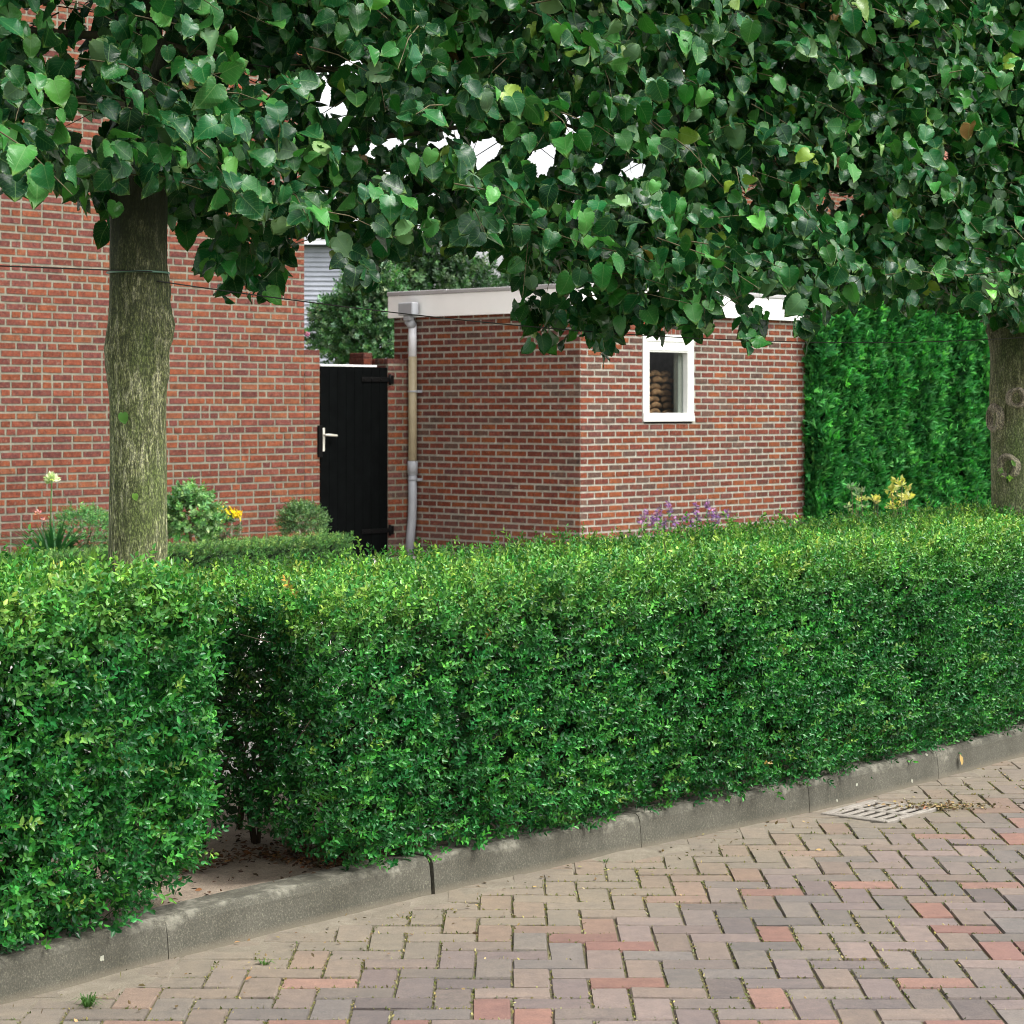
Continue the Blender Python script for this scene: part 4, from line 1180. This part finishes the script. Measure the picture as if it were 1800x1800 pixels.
# things stacked inside the shed
r = random.Random(8)
mt = MB()
for k in range(10):
    z = 1.3 + k * .062
    for j in range(3):
        x = X0 + .24 + j * .17 + r.uniform(-.02, .02)
        a = S0 + U * x + V * (.24 + r.uniform(-.015, .03)) + UP * (z + r.uniform(-.006, .006))
        pts4 = [a + U * (.15 * f) + UP * (.022 * math.sin(f * math.pi)) for f in (0, .2, .4, .6, .8, 1)]
        mt.tube(pts4, [.02, .026, .028, .028, .026, .02], 8)
st = mt.build('tile_stack', M['log'], None)
tag(st, 'stack of brown curved tiles seen through the shed window', 'tile stack')
m_ = MB(); m_.box(S0 + U * (X0 + .10) + V * .16 + UP * .1, U * .14, V * .03, UP * 1.72 - U * .10 * 0, 0); 
tag(m_.build('leaning_board', M['bluegrey']), 'blue grey board leaning behind the left side of the shed window', 'board')
# rainwater pipe on the side of the shed
pp = lambda z, off=.06, s_=0.0: S0 + V * (2.125 + s_) - U * off + UP * z
mb = MB(); mb.tube([pp(2.36), pp(2.03)], .040, 14); dp = mb.build('downpipe', M['pvcl'], sroot)
mb = MB()
hc = pp(2.44, .125)
mb.box(hc - V * .11 - U * .05 + UP * .0, V * .20, U * .095, UP * .125, bev=.008)
mb.box(hc - V * .05 - U * .03 + UP * -.05, V * .09, U * .07, UP * .05, bev=.008)
mb.tube([hc + UP * -.05 + U * .01, pp(2.34)], .046, 12)
q = mb.build('hopper', M['pvc'], sroot); q.parent = dp
mb = MB(); mb.tube([pp(2.04), pp(.98)], .0425, 14); q = mb.build('middle_pipe', M['beige'], sroot); q.parent = dp
mb = MB(); mb.tube([pp(.985), pp(.98)], .05, 14); mb.tube([pp(1.02), pp(.90)], .051, 16); mb.tube([pp(.905), pp(.885)], .047, 16); q = mb.build('collar', M['pvc'], sroot); q.parent = dp
mb = MB(); mb.tube([pp(.9), pp(.62), pp(.45, .062, .005), pp(.30, .068, .02), pp(.05, .075, .035)], .043, 14); q = mb.build('lower_pipe', M['pvc'], sroot); q.parent = dp
for z in (1.70, .84):
    mb = MB(); mb.tube([pp(z - .008), pp(z + .008)], .0475, 14); mb.box(pp(z - .012) + V * -.075 + U * .0, V * .04, U * .058, UP * .024); q = mb.build('bracket', M['pvc'], sroot); q.parent = dp

# ------------------------------------------------------------------ planting in front of the house
def small_hedge(a, b, wd, z0, z1, label, name='box_hedge', cat='hedge', dens=2300, pal=((.05, .15, .035), (.08, .20, .05), (.035, .11, .03)), sc=.7, mat='soft', kind_T=SPRIG, group=None, up=.6, relief=False, toppal=((.22, .36, .11), (.16, .31, .09))):
    a = np.array([a[0], a[1], 0]); b = np.array([b[0], b[1], 0]); L_ = np.linalg.norm(b - a); u = (b - a) / L_; nn = np.array([u[1], -u[0], 0])
    r = empty(name, (a + b) / 2 + UP * z0, label, cat, group); mb = MB(); pos = []; dr = []; top_w = []
    def surf(n, f):
        q = RNG.random((n, 2)); p_, d_ = f(q); pos.append(p_); dr.append(d_); top_w.append(np.full(n, 1.0 if abs(d_[0, 0]) + abs(d_[0, 1]) < .01 else 0.0))
    hz = z1 - z0
    surf(int(L_ * hz * dens), lambda q: (a + u * (q[:, :1] * L_) + nn * (wd / 2 - RNG.random((len(q), 1)) * .08) + UP * (z0 + q[:, 1:] * hz), np.tile(nn + UP * up, (len(q), 1))))
    surf(int(L_ * hz * dens * .3), lambda q: (a + u * (q[:, :1] * L_) - nn * (wd / 2 - RNG.random((len(q), 1)) * .08) + UP * (z0 + q[:, 1:] * hz), np.tile(-nn + UP * up, (len(q), 1))))
    surf(int(L_ * wd * dens * .8), lambda q: (a + u * (q[:, :1] * L_) + nn * ((q[:, 1:] - .5) * wd) + UP * (z1 - RNG.random((len(q), 1)) * .06 - .03), np.tile(UP * 1.0, (len(q), 1))))
    for e_, sg in ((a, -1), (b, 1)):
        surf(int(wd * hz * dens), lambda q: (e_ - u * sg * RNG.random((len(q), 1)) * .06 + nn * ((q[:, :1] - .5) * wd) + UP * (z0 + q[:, 1:] * hz), np.tile(u * sg + UP * up, (len(q), 1))))
    pos = np.concatenate(pos); dr = np.concatenate(dr); top_w = np.concatenate(top_w); n = len(pos)
    pos = pos + nn * (smooth_noise(pos, 1.7, 4) * .05 + smooth_noise(pos, 5, 4) * .03)[:, None] * (1 if hz > 1 else .4)
    if relief:
        st_ = pos * np.array([1, 1, .22]); rl = smooth_noise(st_, 4.5, 2) + .6 * smooth_noise(pos, 7, 8)
        pos = pos + nn * (rl * .16)[:, None]
    cols = pick(n, pal, .25) * (1 - top_w[:, None]) + pick(n, toppal, .2) * top_w[:, None]
    scatter(mb, kind_T, pos, dr, RNG.uniform(.8, 1.2, n) * sc, cols, .4)
    mb.build('foliage', M[mat], r)
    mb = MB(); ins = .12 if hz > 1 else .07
    mb.box(a + u * ins + nn * (wd / 2 - ins) + UP * z0, u * (L_ - 2 * ins), -nn * (wd - 2 * ins), UP * (hz - ins), 0, (.012, .028, .010)); mb.build('inner_foliage', M['soft'], r)  # solid box; its dark colour paints the shade inside the hedge
    return r
small_hedge((-4.35, 16.5), (-1.53, 19.82), .34, .1, .42, 'knee high clipped box hedge edging the bed below the tall brick wall')

def ball(c, rx, rz, n, pal, label, name, cat, sc=.8, temps=SPRIG, mat='soft', stemh=.0, parts=('foliage', 'stem'), jit=.5, squash=1, fill=.35):
    c = np.array(c, float); r = empty(name, (c[0], c[1], .1), label, cat)
    d = rnd(n); d /= np.linalg.norm(d, axis=1, keepdims=True); d[:, 2] = np.where(d[:, 2] < -.6, -d[:, 2], d[:, 2])
    rr = 1 - RNG.random(n) ** 1.5 * fill
    bul = 1 + (.16 if n < 1000 else .45) * smooth_noise(d, 2.2 if n < 1000 else 2.8, c[0])
    P = c + d * (rr * bul)[:, None] * np.array([rx, rx, rz])
    mb = MB(); scatter(mb, temps, P, d + UP * .4, RNG.uniform(.75, 1.25, n) * sc, pick(n, pal, .25), jit); mb.build(parts[0], M[mat], r)
    mb = MB(); mb.tube([(c[0], c[1], .09), (c[0], c[1], c[2])], [.02, .01], 6); 
    for k in range(5):
        a = k * 1.3; mb.tube([(c[0], c[1], c[2] - rz * .5), (c[0] + rx * .6 * math.cos(a), c[1] + rx * .6 * math.sin(a), c[2] + rz * .3)], [.012, .004], 5)
    mb.build(parts[1], M['twig'], r); return r
def onplane(px, py, off):
    """point on the vertical plane 'off' metres in front of the house wall, seen at that photo position"""
    r = (px - 900) / F; o = HC - V * off
    t = (r * o[1] - o[0]) / (U[0] - r * U[1]); d = o[1] + U[1] * t
    return at(px, py, d)
c = onplane(532, 920, .45); ball(c, .20, .16, 700, [(.10, .20, .08), (.15, .27, .11), (.06, .14, .05)], 'round clipped box ball beside the black gate', 'box_ball', 'shrub', .85)
for (x_, y0, y1, lb) in ((523, 868, 905, 'thin bare stem rising from the box ball, left one'), (548, 862, 905, 'thin bare stem rising from the box ball, right one')):
    a = onplane(x_, y1, .35); b = onplane(x_, y0, .35); mb = MB(); mb.tube([a - UP * .45, b], [.004, .002], 5); tag(mb.build('plant_stem', M['twig']), lb, 'stem')
# sedum like pale green plant
BIG = [make_sprig(40 + i, 11, .13, .055, .9, 1.3) for i in range(4)]
c = onplane(335, 915, .5)
ball(c - UP * .0, .21, .25, 420, [(.18, .36, .13), (.26, .44, .20), (.11, .27, .09)], 'bushy pale green leafy plant right of the near trunk before the brick wall', 'leafy_plant', 'plant', .7, BIG)
c = onplane(345, 868, .5); blossom(c, [(.30, .46, .18), (.36, .52, .22)], .045, 60, 'pale green flower head on top of the bushy plant', stem=.35)
c = onplane(392, 928, .5)
rt = ball(c - UP * .04, .12, .16, 220, [(.05, .12, .05), (.08, .18, .07), (.04, .10, .04)], 'bushy plant topped with bright yellow flowers before the brick wall', 'yellow_flower', 'flowering plant', .8, parts=('leaves', 'stem'))
mb = MB(); n = 110; q = RNG.normal(0, 1, (n, 3)); q /= np.linalg.norm(q, axis=1, keepdims=True); q[:, 2] = np.abs(q[:, 2])
c2 = onplane(397, 909, .5) + 0
mb.inst(PRIV, c2 + q * np.array([.13, .10, .075]), frames(rnd(n), q), RNG.uniform(.035, .055, n), pick(n, [(.80, .56, .01), (.85, .65, .02), (.75, .48, .01)], .08)); mb.build('petals', M['petal'], rt)
# strappy leaves with pink flowers at the left
def strap(base, n, L_, w0, pal, name, label, cat='plant'):
    r = empty(name, base, label, cat); mb = MB()
    for i in range(n):
        a = random.uniform(0, 2 * math.pi); l = L_ * random.uniform(.6, 1.1); d = np.array([math.cos(a), math.sin(a), 0]); sd = np.array([-d[1], d[0], 0]) * w0
        b = base + d * random.uniform(0, .08) ; k = random.uniform(.3, 1.0); q = []
        for f in (0, .35, .7, 1): q.append(b + d * l * k * f * f + UP * l * (f - .45 * k * f * f))
        vs = []; [vs.extend([p_ - sd * s_, p_ + sd * s_]) for p_, s_ in zip(q, (1, 1, .7, .1))]
        mb.add(vs, [(0, 1, 3, 2), (2, 3, 5, 4), (4, 5, 7, 6)], 0, np.array(random.choice(pal)) * random.uniform(.8, 1.2))
    mb.build('leaves', M['soft'], r); return r
GP = [(.05, .19, .06), (.08, .25, .08), (.04, .14, .05)]
c = onplane(95, 965, .7); c[2] = .12
strap(c, 170, .62, .016, GP, 'strappy_plant', 'clump of dark green strap leaves at the left below the brick wall')
c = onplane(150, 950, .6); ball(c + UP * .03, .30, .22, 600, [(.10, .28, .09), (.07, .22, .07), (.15, .34, .12)], 'low feathery green plant between strap leaves and near trunk', 'leafy_plant', 'plant', .8)
for i, (x_, y_, off, sz) in enumerate(((68, 902, .6, .028), (78, 914, .6, .026), (142, 900, .5, .028), (150, 940, .8, .026), (142, 952, .8, .024), (132, 958, .8, .022), (160, 955, .8, .022))):
    c = onplane(x_, y_, off)
    lb = ['pink blossom left of the tall white allium stem', 'small salmon pink blossom touching the white allium stem', 'pink blossom highest near the trunk', 'pink blossom low beside the near trunk, topmost of a cluster of four', 'pink blossom in the middle of the low cluster', 'pink blossom lowest and leftmost of the low cluster', 'pink blossom rightmost of the low cluster, next to the trunk'][i]
    blossom(c, [(.75, .32, .34), (.80, .42, .42), (.62, .22, .28)], sz * 1.25, 18, lb, stem=.3, group='pink blossoms in the bed')
# tall white allium
c = onplane(91, 845, .6); r = empty('allium', (c[0], c[1], .1), 'tall pale white allium globe on a thin stem before the brick wall', 'flower')
mb = MB(); mb.tube([(c[0], c[1], .1), (c[0] - .01, c[1], .6), c], [.007, .006, .006], 6, col=(.12, .26, .07)); mb.build('stem', M['soft'], r)
mb = MB(); n = 70; d = rnd(n); d /= np.linalg.norm(d, axis=1, keepdims=True); d[:, 2] = np.where(d[:, 2] < -.4, -d[:, 2], d[:, 2])
mb.inst(PRIV, c + d * .022, frames(d, rnd(n)), RNG.uniform(.04, .062, n), pick(n, [(.65, .72, .45), (.75, .78, .60), (.45, .58, .28)], .08)); mb.build('petals', M['petal'], r)

# purple spikes before the shed
i = 0
for x_, y_ in ((1128, 912), (1137, 905), (1146, 915), (1155, 908), (1160, 900), (1168, 918), (1175, 888), (1178, 900), (1186, 916), (1205, 912), (1215, 918), (1224, 893), (1226, 906), (1244, 886), (1251, 906), (1258, 902), (1262, 912), (1279, 904)):
    r_ = (x_ - 900) / F; o = SCN - V * .55; t_ = (r_ * o[1] - o[0]) / (U[0] - r_ * U[1]); d_ = o[1] + U[1] * t_ + random.uniform(-.15, .15)
    c = at(x_, y_, d_); r = empty('purple_flower', (c[0], c[1], .1), 'one of many purple flower spikes between the shed wall and the long hedge', 'flower', 'purple flower spikes below the shed window')
    mb = MB(); mb.tube([(c[0], c[1], .1), c + UP * .04], [.003, .002], 5, col=(.08, .16, .06))
    k = 10; mb.inst(PRIV, np.c_[np.full(k, c[0]), np.full(k, c[1]), RNG.uniform(.25, c[2] - .06, k)], frames(rnd(k) + UP * .3, rnd(k)), RNG.uniform(.03, .05, k), pick(k, GP)); mb.build('stem', M['soft'], r)
    mb = MB(); n = 26; mb.inst(PRIV, c + np.c_[rnd(n, .008)[:, :2], RNG.uniform(-.045, .045, n)], frames(rnd(n) * np.array([1, 1, .4]), rnd(n)), RNG.uniform(.026, .042, n), pick(n, [(.30, .14, .42), (.40, .22, .50), (.22, .10, .34)], .15)); mb.build('petals', M['petal'], r)
# cream leaved shrub and a pale sprig
def sprigplant(px, py, d, n, spread, hgt, pal, label, name, lsz):
    top = at(px, py, d); r = empty(name, (top[0], top[1], .1), label, 'plant')
    mb = MB(); L2_ = MB(); 
    for k in range(n):
        b = top + np.array([random.gauss(0, spread), random.gauss(0, spread), -random.random() ** 1.3 * hgt])
        mb.tube([(top[0], top[1], .1), (top[0] * .5 + b[0] * .5, top[1] * .5 + b[1] * .5, b[2] * .6), b], [.006, .004, .002], 5)
        m_ = 9; dd = rnd(m_); dd[:, 2] = np.abs(dd[:, 2]) * .8
        L2_.inst(PRIV, np.repeat(b[None], m_, 0) + rnd(m_, .008), frames(dd, rnd(m_)), RNG.uniform(.7, 1.1, m_) * lsz, pick(m_, pal, .12))
    mb.build('stem', M['twig'], r); L2_.build('leaves', M['soft'], r); return r
sprigplant(1580, 848, 15.5, 13, .055, .22, [(.62, .58, .16), (.55, .52, .12), (.66, .62, .28)], 'pale yellow leaved shrub rising behind the long hedge before the conifers', 'yellow_leaved_shrub', .06)
sprigplant(1535, 876, 15.5, 4, .04, .06, [(.62, .58, .20)], 'small low pale yellow shoot left of the yellow leaved shrub', 'yellow_leaved_shrub', .05)
sprigplant(1507, 858, 15.2, 6, .03, .14, [(.25, .38, .20), (.35, .45, .28)], 'thin pale green sprig above the long hedge near the shed corner', 'leafy_plant', .04)

# ------------------------------------------------------------------ conifer hedge right of the shed
def conifer_sprig(seed):
    r = np.random.default_rng(seed); vs = []; fs = []; lfs = []; n = 0
    tv, tf, tl = PRIV
    for k in range(7):
        a = r.uniform(-1.0, 1.0); tip = np.array([math.sin(a) * .8, r.normal(0, .25), math.cos(a)])
        R = frames(tip[None], np.array([[r.normal(0, .3), 1, 0]]))[0]; t_ = tv.copy(); t_[:, 0] *= .55
        vs.append((R @ (t_ * .07 * r.uniform(.6, 1.1)).T).T + np.array([0, 0, r.uniform(0, .05)])); fs.extend([tuple(i + n for i in f) for f in tf]); lfs.append(tl); n += len(tv)
    return np.concatenate(vs), fs, np.concatenate(lfs)
CON = [conifer_sprig(i) for i in range(5)]
q0 = SCN + U * (LF_ + .02) - V * .12; q1 = q0 + U * 6.5
small_hedge(q0 + V * .55, q1 + V * .55, 1.1, .12, 3.3, 'tall dense bright green conifer hedge right of the brick shed', 'conifer_hedge', 'hedge', 1500, ((.040, .23, .055), (.060, .30, .070), (.024, .15, .04), (.11, .40, .11), (.06, .25, .07)), 1.25, 'thuja', CON, up=1.3, relief=True)

# ------------------------------------------------------------------ behind: shrubs, trees, houses
def bush(px, py, d, rx, rz, n, pal, label, name='shrub', cat='shrub', sc=1.3):
    c = at(px, py, d); return ball(c, rx, rz, n, pal, label, name, cat, sc, BIG, 'soft', fill=.6)
BP = [(.06, .17, .06), (.10, .24, .10), (.035, .11, .04), (.20, .33, .20), (.05, .14, .05)]
bush(652, 590, 26.5, .56, .72, 2300, BP, 'leafy green shrub filling the space above the black gate', sc=.75)
bush(590, 585, 27.5, .34, .42, 600, BP + [(.25, .36, .25)], 'pale flowering shrub against the weatherboard house beside the brick corner', sc=.75)
blossom(onplane(0, 0, 0) * 0 + at(541, 589, 25.5), [(.55, .16, .42), (.62, .22, .48)], .05, 16, 'magenta blossom hanging beside the corner of the tall house', stem=.5)
def far_tree(px, py, d, rx, rz, n, label, sc=1.6):
    return bush(px, py, d, rx, rz, n, [(.03, .08, .03), (.05, .12, .045), (.02, .06, .025), (.08, .16, .07)], label, 'tree', 'tree', sc)
far_tree(770, 520, 30, .75, .55, 1900, 'dark leafy tree behind the left end of the shed roof', 1.0)
far_tree(980, 520, 33, 1.1, .5, 1500, 'low spreading tree behind the middle of the shed roof', 1.0)

# weatherboard house
d_ = 38.0; p0 = at(470, 700, d_); p1 = at(690, 700, d_)
wr = empty('weatherboard_house', (p0[0] + 1, d_ + 3, 0), 'pale blue grey boarded house glimpsed between brick corner and shrub', 'house')
uu = np.array([1, .06, 0]); uu /= np.linalg.norm(uu); vv = np.array([-uu[1], uu[0], 0]); L_ = 2.0
o = np.array([p0[0], d_, 0]); zz_top = 4.28
mb = MB(); k = 0; z = 0.0
mb.box(o, uu * L_, vv * 5, UP * (zz_top - .02), 0)
while z < zz_top - .05:
    a = o + UP * z - vv * .03
    mb.add([a, a + uu * L_, a + uu * L_ + UP * .078 + vv * .022, a + UP * .078 + vv * .022, a + vv * .028, a + uu * L_ + vv * .028], [(0, 1, 2, 3), (0, 4, 5, 1)]); z += .08
mb.build('wall', M['board'], wr)
mb = MB(); a = o - vv * .2 - uu * .2 + UP * zz_top
mb.add([a, a + uu * (L_ + .4), a + uu * (L_ + .4) + vv * 5.4, a + vv * 5.4, a + vv * 2.7 + UP * .25 + uu * 0, a + uu * (L_ + .4) + vv * 2.7 + UP * .25], [(0, 1, 5, 4), (2, 3, 4, 5), (1, 2, 5), (3, 0, 4), (0, 3, 2, 1)]); mb.build('roof', M['pvc'], wr)

# far brick house behind the crown at the right
d_ = 34.0; o = np.array([(1290 - 900) / F * d_, d_, 0]); br = empty('brick_house', o + U * 4 + V * 2, 'distant brick house glimpsed through the lime leaves at the right', 'house')
mb = MB(); mb.box(o, U * 9, V * .8, UP * 5.6, 1); brick_face(mb, o, U, HN, 9, 2.5, 5.6, .065, .206, HP, False, seed=77)
mb.build('wall', [M['brick_house'], M['mortar_house']], br)
mb = MB(); a = o - U * .3 - V * .3 + UP * 5.62
mb.add([a, a + U * 9.6, a + U * 9.6 + V * 1.4, a + V * 1.4, a + V * .7 + UP * .5, a + U * 9.6 + V * .7 + UP * .5], [(0, 1, 5, 4), (2, 3, 4, 5), (1, 2, 5), (3, 0, 4), (0, 3, 2, 1)]); mb.build('roof', M['tile'], br)

print('objects', len(bpy.data.objects), 'polys', sum(len(m.polygons) for m in bpy.data.meshes))
